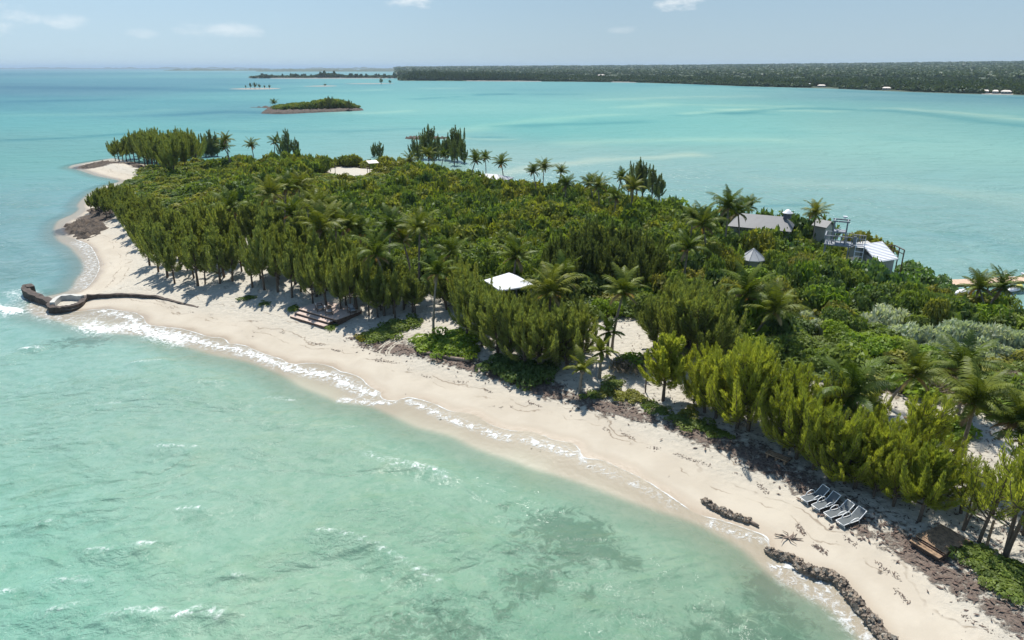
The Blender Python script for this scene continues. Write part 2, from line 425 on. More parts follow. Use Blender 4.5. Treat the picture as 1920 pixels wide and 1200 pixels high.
# ------------------------------------------------------------------ setting: sea
CTRL = [((0, 130), (100, 150, 165)), ((60, 138), (80, 140, 158)), ((300, 138), (112, 178, 186)), ((600, 134), (140, 188, 194)), ((900, 134), (140, 180, 186)), ((50, 165), (62, 122, 143)), ((300, 158), (72, 146, 163)), ((190, 170), (70, 135, 155)), ((500, 174), (98, 180, 184)), ((700, 160), (112, 188, 190)),
        ((50, 193), (66, 145, 160)), ((250, 200), (84, 174, 180)), ((420, 211), (68, 142, 158)), ((340, 222), (80, 165, 172)), ((750, 180), (126, 203, 200)), ((1000, 168), (104, 180, 184)), ((1300, 175), (138, 198, 190)), ((1600, 178), (112, 162, 163)), ((1850, 190), (108, 158, 158)),
        ((60, 230), (88, 178, 180)), ((300, 240), (98, 188, 188)), ((560, 232), (122, 207, 202)), ((800, 213), (150, 216, 209)), ((1050, 208), (144, 214, 207)), ((1300, 208), (140, 214, 205)), ((1420, 205), (150, 215, 200)), ((1500, 200), (112, 178, 170)), ((1690, 204), (118, 178, 170)), ((1750, 218), (155, 203, 188)), ((1880, 238), (120, 186, 176)),
        ((60, 266), (118, 186, 184)), ((100, 292), (122, 206, 200)), ((250, 250), (118, 195, 192)), ((600, 250), (140, 206, 205)), ((740, 258), (158, 200, 197)), ((480, 245), (120, 185, 188)), ((900, 228), (112, 204, 198)), ((1100, 234), (102, 198, 190)), ((1250, 250), (150, 216, 206)), ((1700, 262), (150, 220, 208)),
        ((60, 322), (130, 206, 200)), ((1000, 305), (165, 216, 208)), ((1200, 300), (148, 207, 198)), ((1500, 320), (150, 212, 201)), ((1850, 350), (145, 212, 201)), ((60, 385), (132, 196, 188)), ((1500, 392), (150, 215, 204)), ((1750, 425), (140, 206, 194)), ((1880, 490), (156, 216, 204)),
        ((60, 450), (138, 196, 186)), ((60, 500), (150, 198, 188)), ((60, 640), (150, 200, 186)), ((250, 680), (166, 208, 190)), ((60, 740), (158, 204, 185)), ((300, 800), (164, 204, 184)), ((560, 770), (166, 200, 177)), ((60, 860), (152, 198, 175)), ((400, 880), (164, 204, 182)), ((700, 900), (154, 198, 172)), ((800, 850), (166, 204, 180)),
        ((60, 1000), (145, 204, 182)), ((300, 1000), (158, 204, 178)), ((600, 960), (155, 198, 172)), ((800, 1000), (150, 194, 165)), ((1000, 950), (155, 198, 172)), ((1230, 1010), (166, 196, 168)), ((100, 1150), (148, 204, 181)), ((500, 1150), (164, 204, 176)), ((800, 1150), (145, 190, 161)), ((1100, 1150), (130, 180, 151)), ((1350, 1150), (142, 180, 152))]
FOAM_GLINTS = [([(330, 626), (380, 645), (430, 656), (470, 665), (520, 683), (560, 697), (620, 710), (650, 724), (700, 742)], .95, .9), ([(640, 750), (700, 756), (760, 757), (800, 770), (840, 787), (890, 805), (930, 820), (980, 830), (1030, 843), (1075, 858)], .55, .86), ([(1080, 855), (1095, 872), (1130, 886), (1180, 908), (1230, 930), (1265, 950)], .55, .62),
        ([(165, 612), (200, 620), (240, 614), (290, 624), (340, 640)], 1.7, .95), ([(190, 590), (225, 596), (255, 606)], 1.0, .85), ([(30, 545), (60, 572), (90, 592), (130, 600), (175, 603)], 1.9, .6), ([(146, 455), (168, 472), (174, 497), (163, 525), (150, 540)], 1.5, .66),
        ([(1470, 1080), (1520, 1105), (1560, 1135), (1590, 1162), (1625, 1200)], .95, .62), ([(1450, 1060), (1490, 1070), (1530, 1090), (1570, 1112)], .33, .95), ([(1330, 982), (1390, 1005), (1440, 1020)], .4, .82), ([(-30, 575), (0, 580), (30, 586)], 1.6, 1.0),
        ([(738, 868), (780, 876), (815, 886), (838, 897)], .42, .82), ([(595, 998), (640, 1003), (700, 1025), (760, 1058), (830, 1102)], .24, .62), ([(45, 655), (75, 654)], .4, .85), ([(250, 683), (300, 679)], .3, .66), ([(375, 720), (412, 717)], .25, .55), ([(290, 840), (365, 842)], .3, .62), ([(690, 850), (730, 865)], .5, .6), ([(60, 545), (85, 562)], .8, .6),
        ([(335, 955), (385, 958)], .26, .72), ([(165, 1037), (208, 1036)], .24, .72), ([(85, 1100), (130, 1090), (172, 1090)], .25, .74), ([(98, 1150), (145, 1140)], .22, .7), ([(215, 1153), (262, 1150), (310, 1152)], .28, .76), ([(333, 1161), (375, 1146), (415, 1157)], .30, .8), ([(258, 1026), (292, 1023)], .24, .7), ([(68, 985), (92, 980)], .22, .7), ([(0, 1118), (32, 1112)], .24, .7), ([(180, 1165), (192, 1170)], .2, .6), ([(435, 1080), (458, 1085)], .2, .6),  # sun glints on the water, painted as white flecks
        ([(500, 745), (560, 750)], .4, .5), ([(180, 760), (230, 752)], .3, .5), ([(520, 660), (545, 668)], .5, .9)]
GRASS = [(1010, 965, 2.6, 1.2, .7), (1060, 985, 2.0, .9, .6), (1100, 1010, 2.2, 1.4, .9), (1130, 1045, 2.4, 1.0, .9), (1020, 1010, 3.0, 1.0, .5), (985, 1100, 1.5, 1.2, .9), (1010, 1075, 1.4, 1.2, .7), (1100, 1115, .7, .35, 1.3), (938, 950, .3, .25, 1.2), (1185, 1056, .35, .3, 1.2), (955, 1035, 1.0, .6, .55), (1440, 1090, 1.6, 1.1, 1.0), (1455, 1130, 1.0, 1.3, .8), (1400, 1190, 2.4, 1.6, .8), (1500, 1190, 2.0, 1.0, .6),
         (40, 920, 3.5, 2.0, .42), (100, 965, 2.5, 1.2, .4), (60, 990, 3, 1.0, .32), (135, 645, 3.6, 1.5, 1.0), (165, 636, 2.0, 1.0, .9), (60, 490, 5, 2, .5), (30, 465, 5, 2, .5), (130, 503, 4, 1.2, .5), (240, 770, 3.5, 1.5, .35), (860, 1165, 2.5, 1.5, .6), (820, 1190, 3.5, 1.5, .6), (760, 1120, 2, 1, .3), (1220, 1120, 3, 1.2, .5), (1290, 1190, 3, 1.0, .6), (700, 1180, 2.5, 1.0, .4), (105, 505, 6, 1, .4), (120, 400, 5, 2.5, .6), (150, 370, 6, 2, .5)]
STREAK = [('L', [(930, 328), (1020, 312), (1120, 301), (1210, 296), (1300, 290)], 4, .9), ('L', [(1180, 200), (1260, 196), (1340, 197), (1420, 197)], 13, .9), ('L', [(1350, 205), (1420, 205), (1490, 199)], 9, .8), ('L', [(1290, 213), (1400, 206), (1490, 208), (1590, 208)], 6, .9), ('L', [(1670, 203), (1760, 209), (1850, 217), (1930, 226)], 8, 1.0), ('L', [(850, 247), (1000, 226), (1150, 215)], 9, .7),
          ('L', [(650, 171), (760, 167), (900, 165)], 16, .7), ('L', [(1130, 187), (1300, 182), (1420, 180)], 13, .7), ('L', [(1100, 268), (1250, 262), (1450, 262)], 8, .5), ('L', [(820, 258), (900, 261), (960, 262)], 3, .8), ('L', [(560, 205), (690, 212), (760, 208)], 8, .7), ('L', [(1500, 345), (1700, 350), (1900, 380)], 6, .4), ('L', [(60, 215), (200, 214), (320, 205)], 12, .5),
          ('D', [(850, 178), (960, 176), (1070, 176)], 10, .9), ('D', [(780, 186), (880, 180), (960, 176)], 8, .7), ('D', [(1380, 213), (1480, 203), (1600, 206), (1700, 210), (1800, 222), (1930, 237)], 9, .8), ('D', [(1270, 217), (1380, 212), (1450, 215)], 5, .6), ('D', [(400, 245), (600, 247), (780, 241)], 5, .55), ('D', [(865, 256), (945, 258)], 1.6, .9), ('D', [(0, 264), (120, 259), (260, 249), (330, 246)], 4, .9), ('D', [(1590, 187), (1640, 186), (1660, 187)], 6, .8),
          ('D', [(930, 236), (1080, 233), (1200, 228)], 7, .7), ('D', [(1420, 388), (1480, 384), (1520, 386)], 1.2, .8), ('D', [(1700, 440), (1850, 450), (1930, 490)], 2.5, .35), ('B', [(-40, 163), (120, 165), (250, 166), (420, 170)], 55, .7), ('B', [(-40, 192), (60, 190), (140, 188)], 20, .6), ('B', [(330, 216), (430, 210), (520, 212)], 13, .7), ('B', [(-100, 139), (100, 138), (300, 137)], 500, .45), ('B', [(460, 158), (560, 155), (700, 160)], 28, .5), ('D', [(1290, 159), (1500, 168), (1700, 176), (1930, 184)], 14, .8)]
def remeasure(p, c):
    r, g, b = c
    if p[1] < 560:
        r, g, b = 93 + (r - 62) * .49, 141 + (g - 122) * .57, 163 + (b - 143) * .46
        if p[0] < 420 and p[1] > 250:
            r, g, b = r * .95, g * .93, b * .94
        if p[0] > 900 and p[1] > 255:
            r += 13
        return (r, g, b)
    return (r + 3, g - 1, b + 5)
def lin(c):
    c = np.asarray(c, float) / 255
    return np.where(c < .04045, c / 12.92, ((c + .055) / 1.055) ** 2.4)
WATER_K = 0.60
def sea():
    def axis(a, b, st, far0, far1):
        m = np.arange(a, b + .01, st)
        lo = [a]; s = st
        while lo[-1] > far0:
            s *= 1.16; lo.append(lo[-1] - s)
        hi = [m[-1]]; s = st
        while hi[-1] < far1:
            s *= 1.16 if hi[-1] > 600 else 1.05; hi.append(hi[-1] + s)
        return np.concatenate([np.array(lo[1:])[::-1], m, np.array(hi[1:])])
    xs = axis(-110, 40, .4, -45000, 45000); ys = axis(12, 175, .4, -3000, 42000)
    X, Y = np.meshgrid(xs, ys)
    ingrid = (X > GX0) & (X < GX1) & (Y > GY0) & (Y < GY1)
    dU = np.where(ingrid, gsample(D_U, X, Y), -60.0); dV = np.where(ingrid, gsample(D_V, X, Y), -60.0)
    T = gsample(HZ, X, Y)
    front = np.ones(X.shape)
    Z = np.where(dV > 0, np.maximum(T + .025, 0), 0.0)
    near = sm(-dV, 0, 6) * (1 - sm(np.hypot(X, Y), 120, 260))
    # swell running in towards the beach
    ax, ay = .80, .60
    ph = (X * ax + Y * ay)
    wob = 1.6 * fnoise(X, Y, 22, 6, 5)
    Z = Z + near * (.05 * np.sin(ph * 6.28 / 6.5 + wob) + .035 * np.sin(ph * 6.28 / 3.1 + wob * 1.7 + 1) * .8 + .03 * fnoise(X, Y, 3.2, 8, 11))
    px, py, dep = proj(X, Y, 0 * X)
    px = np.clip(px, -500, 2420); pyc = np.clip(py, 128.5, 1320)
    q = np.log(pyc - 122); wsum = np.zeros(X.shape); col = np.zeros(X.shape + (3,))
    # seabed colours, given where they lie
    for (cx, cy), c in CTRL:
        ww = np.exp(-(((px - cx) / 190) ** 2 + ((q - math.log(cy - 122)) / .165) ** 2)) + 1e-7 / (1 + ((px - cx) / 190) ** 2 + ((q - math.log(cy - 122)) / .165) ** 2)
        wsum += ww; col += ww[..., None] * lin(remeasure((cx, cy), c))
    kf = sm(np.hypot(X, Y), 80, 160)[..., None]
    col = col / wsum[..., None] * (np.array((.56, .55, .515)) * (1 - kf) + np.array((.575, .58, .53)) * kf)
    for kind_, pl, wd, st in STREAK:
        wp = np.array([P(*p) for p in pl]); m_ = 5 * wd
        bx = (X > wp[:, 0].min() - m_) & (X < wp[:, 0].max() + m_) & (Y > wp[:, 1].min() - m_) & (Y < wp[:, 1].max() + m_)
        if bx.sum() == 0:
            continue
        d = poly_dist(X[bx], Y[bx], cat(wp, 5), False) * (1 + .35 * fnoise(X[bx], Y[bx], wd * 5, 6, 8)); e = st * np.exp(-(d / wd) ** 2)[:, None]
        tgt = col[bx] * np.array((1.62, 1.24, 1.12)) if kind_ == 'L' else col[bx] * np.array((.44, .70, .78)) if kind_ == 'D' else col[bx] * np.array((.28, .58, .74))
        col[bx] = col[bx] * (1 - e) + tgt * e
    foam = np.zeros(X.shape)  # mask for real foam and for the painted glint flecks
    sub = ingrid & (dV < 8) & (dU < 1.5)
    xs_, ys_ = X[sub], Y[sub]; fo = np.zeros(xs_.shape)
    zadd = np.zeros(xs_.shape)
    for k_, (pl, wd, st) in enumerate(FOAM_GLINTS):
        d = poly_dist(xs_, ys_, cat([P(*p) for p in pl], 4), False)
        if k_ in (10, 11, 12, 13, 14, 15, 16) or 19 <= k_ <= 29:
            zadd = np.maximum(zadd, .26 * np.exp(-(d / .75) ** 2))  # crests raised under the breakers and the painted glints
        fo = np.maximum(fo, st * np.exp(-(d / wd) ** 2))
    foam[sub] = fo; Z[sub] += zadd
    grass = np.zeros(X.shape)
    for gx_, gy_, rx, ry, st in GRASS:
        c = P(gx_, gy_)
        rx, ry = rx * 1.15, ry * 1.25
        grass += st * np.exp(-(((X - c[0]) / rx) ** 2 + ((Y - c[1]) / ry) ** 2))
    keepv = dU < 1.2
    idx = -np.ones(X.shape, int)
    qk = keepv[:-1, :-1] | keepv[1:, :-1] | keepv[:-1, 1:] | keepv[1:, 1:]
    use = np.zeros(X.shape, bool)
    for a, b in ((0, 0), (1, 0), (0, 1), (1, 1)):
        use[a:a + qk.shape[0], b:b + qk.shape[1]] |= qk
    idx[use] = np.arange(use.sum())
    j, i = np.nonzero(qk)
    faces = np.stack([idx[j, i], idx[j, i + 1], idx[j + 1, i + 1], idx[j + 1, i]], 1)
    verts = np.stack([X[use], Y[use], Z[use]], 1)
    m = bpy.data.materials.new('sea_water'); m.use_nodes = True
    t = NT(m.node_tree); p = t.pos()
    cd = t.n('ShaderNodeCameraData')
    base = t.attr('wcol', 'Color'); du = t.attr('du'); dv = t.attr('dv'); fa = t.attr('foam'); gr = t.attr('grass'); far = t.attr('far')
    nb = t.noise(p, .012, 5, .6, .4); nc = t.noise(t.scalev(p, 1, 1.6, 1), .0035, 5, .62, .5)
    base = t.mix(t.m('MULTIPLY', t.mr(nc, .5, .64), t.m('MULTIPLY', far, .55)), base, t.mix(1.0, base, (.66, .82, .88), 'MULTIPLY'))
    base = t.mix(t.m('MULTIPLY', t.mr(nb, .54, .7), .32), base, t.mix(1.0, base, (.62, .82, .86), 'MULTIPLY'))
    base = t.mix(t.m('MULTIPLY', t.mr(nb, .46, .3), .22), base, t.mix(1.0, base, (1.25, 1.1, 1.06), 'MULTIPLY'))
    # rippled sandy bottom: clumps and bright flats, plus painted caustics
    n_s = t.noise(t.scalev(p, .8, 1, 1), 1.15, 5, .62, .8)
    n_l = t.noise(p, .22, 4, .6, .5)
    nearf = t.m('SUBTRACT', 1.0, far)
    base = t.mix(t.m('MULTIPLY', t.mr(n_s, .42, .70), t.m('MULTIPLY', nearf, .48)), base, t.mix(1.0, base, (.62, .80, .74), 'MULTIPLY'))
    n_caustic = t.noise(p, 3.3, 4, .6, .9)
    base = t.mix(t.m('MULTIPLY', t.mr(n_caustic, .50, .66), t.m('MULTIPLY', nearf, .34)), base, t.mix(1.0, base, (.62, .82, .78), 'MULTIPLY'))  # fine caustic light painted into the water colour
    base = t.mix(t.m('MULTIPLY', t.mr(n_s, .46, .28), t.m('MULTIPLY', nearf, .42)), base, t.mix(1.0, base, (1.28, 1.12, 1.1), 'MULTIPLY'))
    base = t.mix(t.m('MULTIPLY', t.mr(n_l, .5, .72), t.m('MULTIPLY', nearf, .45)), base, t.mix(1.0, base, (.98, .93, .84), 'MULTIPLY'))
    gk = t.mr(t.m('ADD', t.m('MULTIPLY', gr, .72), t.m('MULTIPLY', t.m('SUBTRACT', t.noise(p, 1.25, 6, .72, .9), .5), 3.2)), .42, 1.0)
    gk = t.m('MULTIPLY', gk, t.mr(gr, .08, .4))
    base = t.mix(t.m('MULTIPLY', gk, .58), base, (.055, .105, .07))
    wet_sand = (.46, .37, .27)
    wv1 = t.noise(t.scalev(p, 1.0, 1.5, 1), .75, 4, .55, .6); wv2 = t.noise(p, 2.6, 4, .6, .4); wv3 = t.noise(t.scalev(p, .7, 1.2, 1), .16, 3, .5)
    hh = t.m('ADD', t.m('ADD', t.m('MULTIPLY', wv1, .17), t.m('MULTIPLY', wv2, .085)), t.m('ADD', t.m('MULTIPLY', wv3, .35), t.m('MULTIPLY', t.noise(p, 6.5, 3, .6), .030)))
    bp = t.n('ShaderNodeBump'); bp.inputs['Distance'].default_value = 1.0; bp.inputs['Strength'].default_value = 1.0
    gust = t.mr(t.noise(t.scalev(p, 1, 1.5, 1), .085, 4, .6, .5), .40, .66, .75, 1.75)
    t.set(bp.inputs['Height'], t.m('MULTIPLY', t.m('MULTIPLY', hh, gust), t.mr(dv, -9, 1, 1, .12)))
    b = t.n('ShaderNodeBsdfPrincipled'); t.set(b.inputs['Base Color'], base)
    t.set(b.inputs['Roughness'], t.mr(far, 0, 1, .06, .4)); b.inputs['IOR'].default_value = 1.333; t.set(b.inputs['Specular IOR Level'], t.mr(far, 0, 1, .42, .06))
    t.set(b.inputs['Normal'], bp.outputs[0])
    tr = t.n('ShaderNodeBsdfTransparent')
    al = t.m('ADD', t.mr(dv, .15, -.7, .10, .60), t.mr(dv, -.4, -3.6, 0, .40))
    s1 = t.n('ShaderNodeMixShader'); t.set(s1.inputs[0], al); t.set(s1.inputs[1], tr.outputs[0]); t.set(s1.inputs[2], b.outputs[0])
    # foam: lace, clots, bright rim of each swash; also the painted sun glints
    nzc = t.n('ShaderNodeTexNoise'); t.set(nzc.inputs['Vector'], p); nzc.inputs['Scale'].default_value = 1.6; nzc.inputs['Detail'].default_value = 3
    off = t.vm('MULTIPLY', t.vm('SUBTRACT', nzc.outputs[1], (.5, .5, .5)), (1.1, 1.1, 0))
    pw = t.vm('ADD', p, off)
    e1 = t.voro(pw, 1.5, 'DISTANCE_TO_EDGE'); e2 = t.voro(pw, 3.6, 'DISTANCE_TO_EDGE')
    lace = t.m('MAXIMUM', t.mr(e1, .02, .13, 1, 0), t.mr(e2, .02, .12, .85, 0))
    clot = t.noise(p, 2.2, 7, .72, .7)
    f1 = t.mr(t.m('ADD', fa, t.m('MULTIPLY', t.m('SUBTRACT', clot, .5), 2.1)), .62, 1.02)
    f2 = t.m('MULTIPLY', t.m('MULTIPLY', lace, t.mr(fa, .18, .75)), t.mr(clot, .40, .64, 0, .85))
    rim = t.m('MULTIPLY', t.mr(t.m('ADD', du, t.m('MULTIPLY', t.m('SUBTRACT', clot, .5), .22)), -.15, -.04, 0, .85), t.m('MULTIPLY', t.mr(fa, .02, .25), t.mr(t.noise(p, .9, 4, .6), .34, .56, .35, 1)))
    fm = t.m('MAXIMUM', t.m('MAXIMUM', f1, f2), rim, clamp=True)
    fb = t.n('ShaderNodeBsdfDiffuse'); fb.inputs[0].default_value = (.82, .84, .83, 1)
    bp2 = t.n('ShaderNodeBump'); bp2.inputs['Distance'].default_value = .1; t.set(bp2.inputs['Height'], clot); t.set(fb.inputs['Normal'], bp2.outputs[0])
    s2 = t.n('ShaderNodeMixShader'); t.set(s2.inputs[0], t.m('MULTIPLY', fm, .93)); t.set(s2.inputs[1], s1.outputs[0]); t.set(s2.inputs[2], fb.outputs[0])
    edge = t.mr(t.m('ADD', du, t.m('MULTIPLY', t.m('SUBTRACT', t.noise(p, 1.1, 4), .5), .3)), -.05, .0)
    s3 = t.n('ShaderNodeMixShader'); t.set(s3.inputs[0], edge); t.set(s3.inputs[1], s2.outputs[0]); t.set(s3.inputs[2], tr.outputs[0])
    o = t.n('ShaderNodeOutputMaterial'); t.set(o.inputs[0], s3.outputs[0])
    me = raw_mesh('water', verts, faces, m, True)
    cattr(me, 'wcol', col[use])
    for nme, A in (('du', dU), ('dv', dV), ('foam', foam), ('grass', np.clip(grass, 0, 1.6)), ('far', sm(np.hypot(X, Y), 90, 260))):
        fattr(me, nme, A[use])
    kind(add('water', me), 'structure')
sea()

# ------------------------------------------------------------------ materials of the plants
M_CAS = leaf_mat('casuarina_needles', [(.185, .22, .075), (.23, .265, .08), (.27, .295, .08)], .45, gloss=.03)
M_CASY = leaf_mat('young_casuarina_needles', [(.25, .29, .05), (.31, .34, .055), (.345, .37, .06)], .48, gloss=.03)
M_CASD = leaf_mat('dark_casuarina_needles', [(.11, .142, .055), (.14, .17, .058)], .42, gloss=.03)
M_BARK = simple_mat('bark', (.13, .095, .07), .9, nscale=6, bump=.02)
M_PBARK = simple_mat('palm_bark', (.26, .22, .175), .9, nscale=5, bump=.03)
M_PALM = leaf_mat('palm_leaves', [(.085, .125, .018), (.115, .150, .020), (.18, .19, .028)], .22, gloss=.018, tcol=(1.1, 1.15, .6))
M_PALMD = leaf_mat('dry_palm_leaves', [(.30, .19, .06), (.24, .15, .06), (.36, .26, .07)], .3, gloss=.06, tcol=(1.1, 1, .7))
_b = lambda d, k: {n: [tuple(x * k for x in c) for c in v] for n, v in d.items()}
SH_COLS = {'green': [(.088, .125, .028), (.112, .150, .030), (.11, .14, .042)], 'olive': [(.135, .148, .030), (.165, .165, .034), (.155, .15, .042)], 'dark': [(.062, .098, .030), (.078, .112, .034)],
           'bright': [(.12, .185, .022), (.15, .20, .026)], 'yellow': [(.19, .20, .025), (.26, .21, .03)], 'silver': [(.27, .32, .25), (.34, .38, .30)], 'dry': [(.20, .165, .14), (.24, .20, .17)], 'grape': [(.065, .12, .032), (.095, .15, .038)]}
SH_COLS = {**SH_COLS, **_b({k: SH_COLS[k] for k in ('green', 'olive', 'dark', 'bright', 'grape')}, 1.45)}; SH_COLS['silver'] = [(.36, .42, .34), (.45, .49, .40)]
M_SH = {k: leaf_mat(k + '_leaves', c, .40, gloss=.012 if k != 'grape' else .03) for k, c in SH_COLS.items()}
M_SCRUB = leaf_mat('scrub_leaves', [SH_COLS['dark'][0], SH_COLS['green'][0], SH_COLS['green'][1], SH_COLS['olive'][0], SH_COLS['olive'][1], (.12, .165, .026)], .40, 'rnd', gloss=.012)

# ------------------------------------------------------------------ plant meshes
def unit(a):
    return a / np.maximum(np.linalg.norm(a, axis=-1, keepdims=True), 1e-9)
def rdir(r, n):
    return unit(r.normal(size=(n, 3)))
def blades(base, dirs, length, width, r):
    side = unit(np.cross(dirs, rdir(r, len(dirs))))
    w_ = side * (width[:, None] / 2)
    mid = base + dirs * (length * .45)[:, None]
    tip = base + dirs * length[:, None]
    v = np.stack([base, mid + w_, tip, mid - w_], 1).reshape(-1, 3)
    return v
def quadfaces(n):
    return np.arange(n * 4, dtype=np.int32).reshape(-1, 4)

def casuarina(seed, h, nplume, dens, spread, low, wid=.055, blen=.5, leaders=1, nbig=7):
    r = np.random.default_rng(seed); tr = MB(); bv = []
    lean = r.normal(0, .05, 2)
    def trunk_at(t, l=0):
        a = l * 2.4 + seed
        off = 0 if leaders == 1 else .22 * t
        return np.array([lean[0] * h * t + .12 * math.sin(3 * t + seed) + off * math.cos(a) * h * .55, lean[1] * h * t + .1 * math.cos(2.5 * t + seed) + off * math.sin(a) * h * .55, h * t])
    for l in range(leaders):
        tr.tube([trunk_at(t, l) - (np.array([0, 0, .25]) if t == 0 else 0) for t in np.linspace(0, .93, 8)], list(np.linspace(.028 * h * (.75 if leaders > 1 else 1), .012, 8)), 7)
    for i in range(nplume + leaders):
        l = i % leaders
        big = leaders <= i < leaders + nbig
        if i < leaders:
            pts = [trunk_at(t, l) for t in np.linspace(.5, 1.02, 8)]; L = .5 * h; rad0 = .50; big = True
        else:
            u = (i - leaders + .5) / nplume
            t0 = low + (.84 - low) * u + r.normal(0, .03); t0 = min(max(t0, low * .8), .88)
            az = i * 2.399 + r.normal(0, .35)
            L = h * (.13 + .23 * r.random()) * (1.4 - 1.1 * t0) * (.7 + .45 * spread)
            if big:
                t0 = low + .02 + (.50 - low) * r.random(); L = max(h * (r.uniform(.66, .97) - t0) * 1.12, .2 * h)
            el0 = R(r.uniform(-8, 44)) / max(spread, .5); el1 = R(r.uniform(64, 90) - 24 * (1 - u) ** 3 - 12 * max(spread - 1, 0))
            if big:
                el0 = R(r.uniform(18, 50)) / max(spread, .8); el1 = R(r.uniform(80, 90))
            p = trunk_at(t0, l); pts = [p]; n = 8
            for k in range(n):
                f = (k / (n - 1)) ** .9; el = el0 + (el1 - el0) * f
                d = np.array([math.cos(az) * math.cos(el), math.sin(az) * math.cos(el), math.sin(el)])
                p = p + d * L / n + r.normal(0, .02, 3); pts.append(p)
            tr.tube(pts[::2] + [pts[-1]], list(np.linspace(.02 + .008 * L, .006, len(pts[::2]) + 1)), 4); rad0 = .52 if big else .34
        pts = np.array(pts); seg = np.linspace(0, 1, len(pts))
        nb = int(dens * L * (1.35 if big else 1))
        s = r.uniform(.14 if i >= leaders else 0, 1, nb) ** .95
        base = np.stack([np.interp(s, seg, pts[:, k]) for k in range(3)], 1)
        ax = np.gradient(pts, axis=0); ax = unit(np.stack([np.interp(s, seg, ax[:, k]) for k in range(3)], 1))
        prof = np.clip(np.interp(s, [0, .2, .45, .75, 1], [.5, 1, .95, .62, .15]), .1, 1)
        rd = rdir(r, nb); rd = unit(rd - ax * (rd * ax).sum(1)[:, None])
        d = unit(ax * 1.0 + rd * (.15 + .72 * r.random((nb, 1))) + np.array([0, 0, .36]))
        base = base + rd * (r.random((nb, 1)) ** .7) * (rad0 * .66 * prof)[:, None] * (.45 + .10 * L)
        bv.append(blades(base, d, blen * (.5 + .7 * r.random(nb)) * (.45 + .65 * prof), wid * (.6 + .8 * r.random(nb)), r))
    v = np.concatenate(bv)
    return raw_mesh('casuarina_trunk', tr.v, tr.f, M_BARK, True), v

def palm(seed, h, nf, L, young=False):
    r = np.random.default_rng(seed); tr = MB()
    lx, ly = r.normal(0, .10, 2) * h
    ax = lambda t: np.array([lx * t ** 1.8, ly * t ** 1.8, h * t])
    n = 12
    tr.tube([ax(t) - (np.array([0, 0, .3]) if t == 0 else 0) for t in np.linspace(0, 1, n)], [(.17 if k == 0 else .125 - .035 * k / n) * (1 + .08 * (k % 2)) for k in range(n)], 8)
    top = ax(1.0)
    outs = [MB(), MB()]
    for i in range(nf):
        u = i / (nf - 1)
        az = i * 2.399 + r.normal(0, .2)
        el = R(82 - 100 * u ** 1.15) + r.normal(0, .12)
        l = L * (.72 + .5 * math.sin(math.pi * min(1, u + .22))) * r.uniform(.85, 1.12)
        droop = R(48 + 45 * r.random()) * (.55 + .6 * (1 - abs(u - .5)))
        dead = u > .86 and not young
        mb = outs[1 if dead else 0]
        m = 16; p = top.copy(); pts = [p]; dirs = []
        for k in range(m):
            e = el - droop * (k / m) ** 1.5
            d = np.array([math.cos(az) * math.cos(e), math.sin(az) * math.cos(e), math.sin(e)])
            p = p + d * l / m; pts.append(p); dirs.append(d)
        mb.tube(pts[::3] + [pts[-1]], list(np.linspace(.035, .006, len(pts[::3]) + 1)), 4)
        side0 = np.array([-math.sin(az), math.cos(az), 0])
        side0 = unit(side0 + np.array([0, 0, r.normal(0, .35)]))
        for k in range(2, m + 1):
            for sub in (0, .5):
                t = (k + sub) / m
                if t > 1:
                    continue
                q = pts[k - 1] * (1 - sub) + pts[min(k, m)] * sub
                d = dirs[min(k, m - 1)]
                upn = np.cross(side0, d); upn = upn if upn[2] > 0 else -upn
                ll = .25 * l * (math.sin(math.pi * min(1, .12 + .84 * t)) ** .7) * (.8 + .4 * r.random())
                for s in (-1, 1):
                    dr = unit(side0 * s * .72 + d * (.55 + .25 * t) + upn * .10 + np.array([0, 0, -.22 - .25 * r.random()]))
                    e_ = q + dr * ll * .55 + np.array([0, 0, .02]); tip = q + dr * ll + np.array([0, 0, -.13 * ll - .02])
                    w_ = d * (.030 + .014 * ll)
                    mb.v += [tuple(q - w_), tuple(q + w_), tuple(e_ + w_), tuple(e_ - w_), tuple(tip)]
                    b = len(mb.v) - 5
                    mb.f += [(b, b + 1, b + 2, b + 3), (b + 3, b + 2, b + 4)]
    for k in range(5):                                     # nuts and leaf bases
        a = k * 1.3 + seed
        c = top + np.array([.14 * math.cos(a), .14 * math.sin(a), -.16])
        tr.tube([c + np.array([0, 0, .1]), c, c - np.array([0, 0, .1])], [.04, .09, .03], 6)
    return (tr.mesh('palm_trunk', M_PBARK, True), outs[0].mesh('palm_crown', M_PALM), outs[1].mesh('palm_dry_fronds', M_PALMD) if outs[1].v else None, (top[0], top[1], h))

def shrub_verts(seed, nleaf, size, flat=.8, nl=11, stretch=2.0, up=.25, rough=.22):
    r = np.random.default_rng(seed)
    lc = np.stack([r.normal(0, .36, nl), r.normal(0, .36, nl), r.uniform(.22, .62, nl) * flat], 1); lr = r.uniform(.30, .55, nl)
    lc[0] = (0, 0, .5 * flat); lr[0] = .55
    li = r.choice(nl, nleaf, p=lr ** 2 / (lr ** 2).sum())
    d = rdir(r, nleaf); d[:, 2] = np.where(d[:, 2] < -.25, -d[:, 2], d[:, 2])
    pos = lc[li] + d * (lr[li] * (1 - rough * r.random(nleaf) ** .6 + .16 * r.random(nleaf)))[:, None] * np.array([1, 1, flat])
    pos[:, 2] = np.maximum(pos[:, 2], .02)
    nrm = unit(d + .8 * rdir(r, nleaf) + np.array([0, 0, .35]))
    a = unit(np.cross(nrm, rdir(r, nleaf)) + np.array([0, 0, up])); b = unit(np.cross(nrm, a))
    s = size * (.55 + .9 * r.random(nleaf))[:, None]
    v = np.stack([pos - a * s * stretch * .5, pos + b * s * .5, pos + a * s * stretch * .5, pos - b * s * .5], 1)
    return v.reshape(-1, 3)

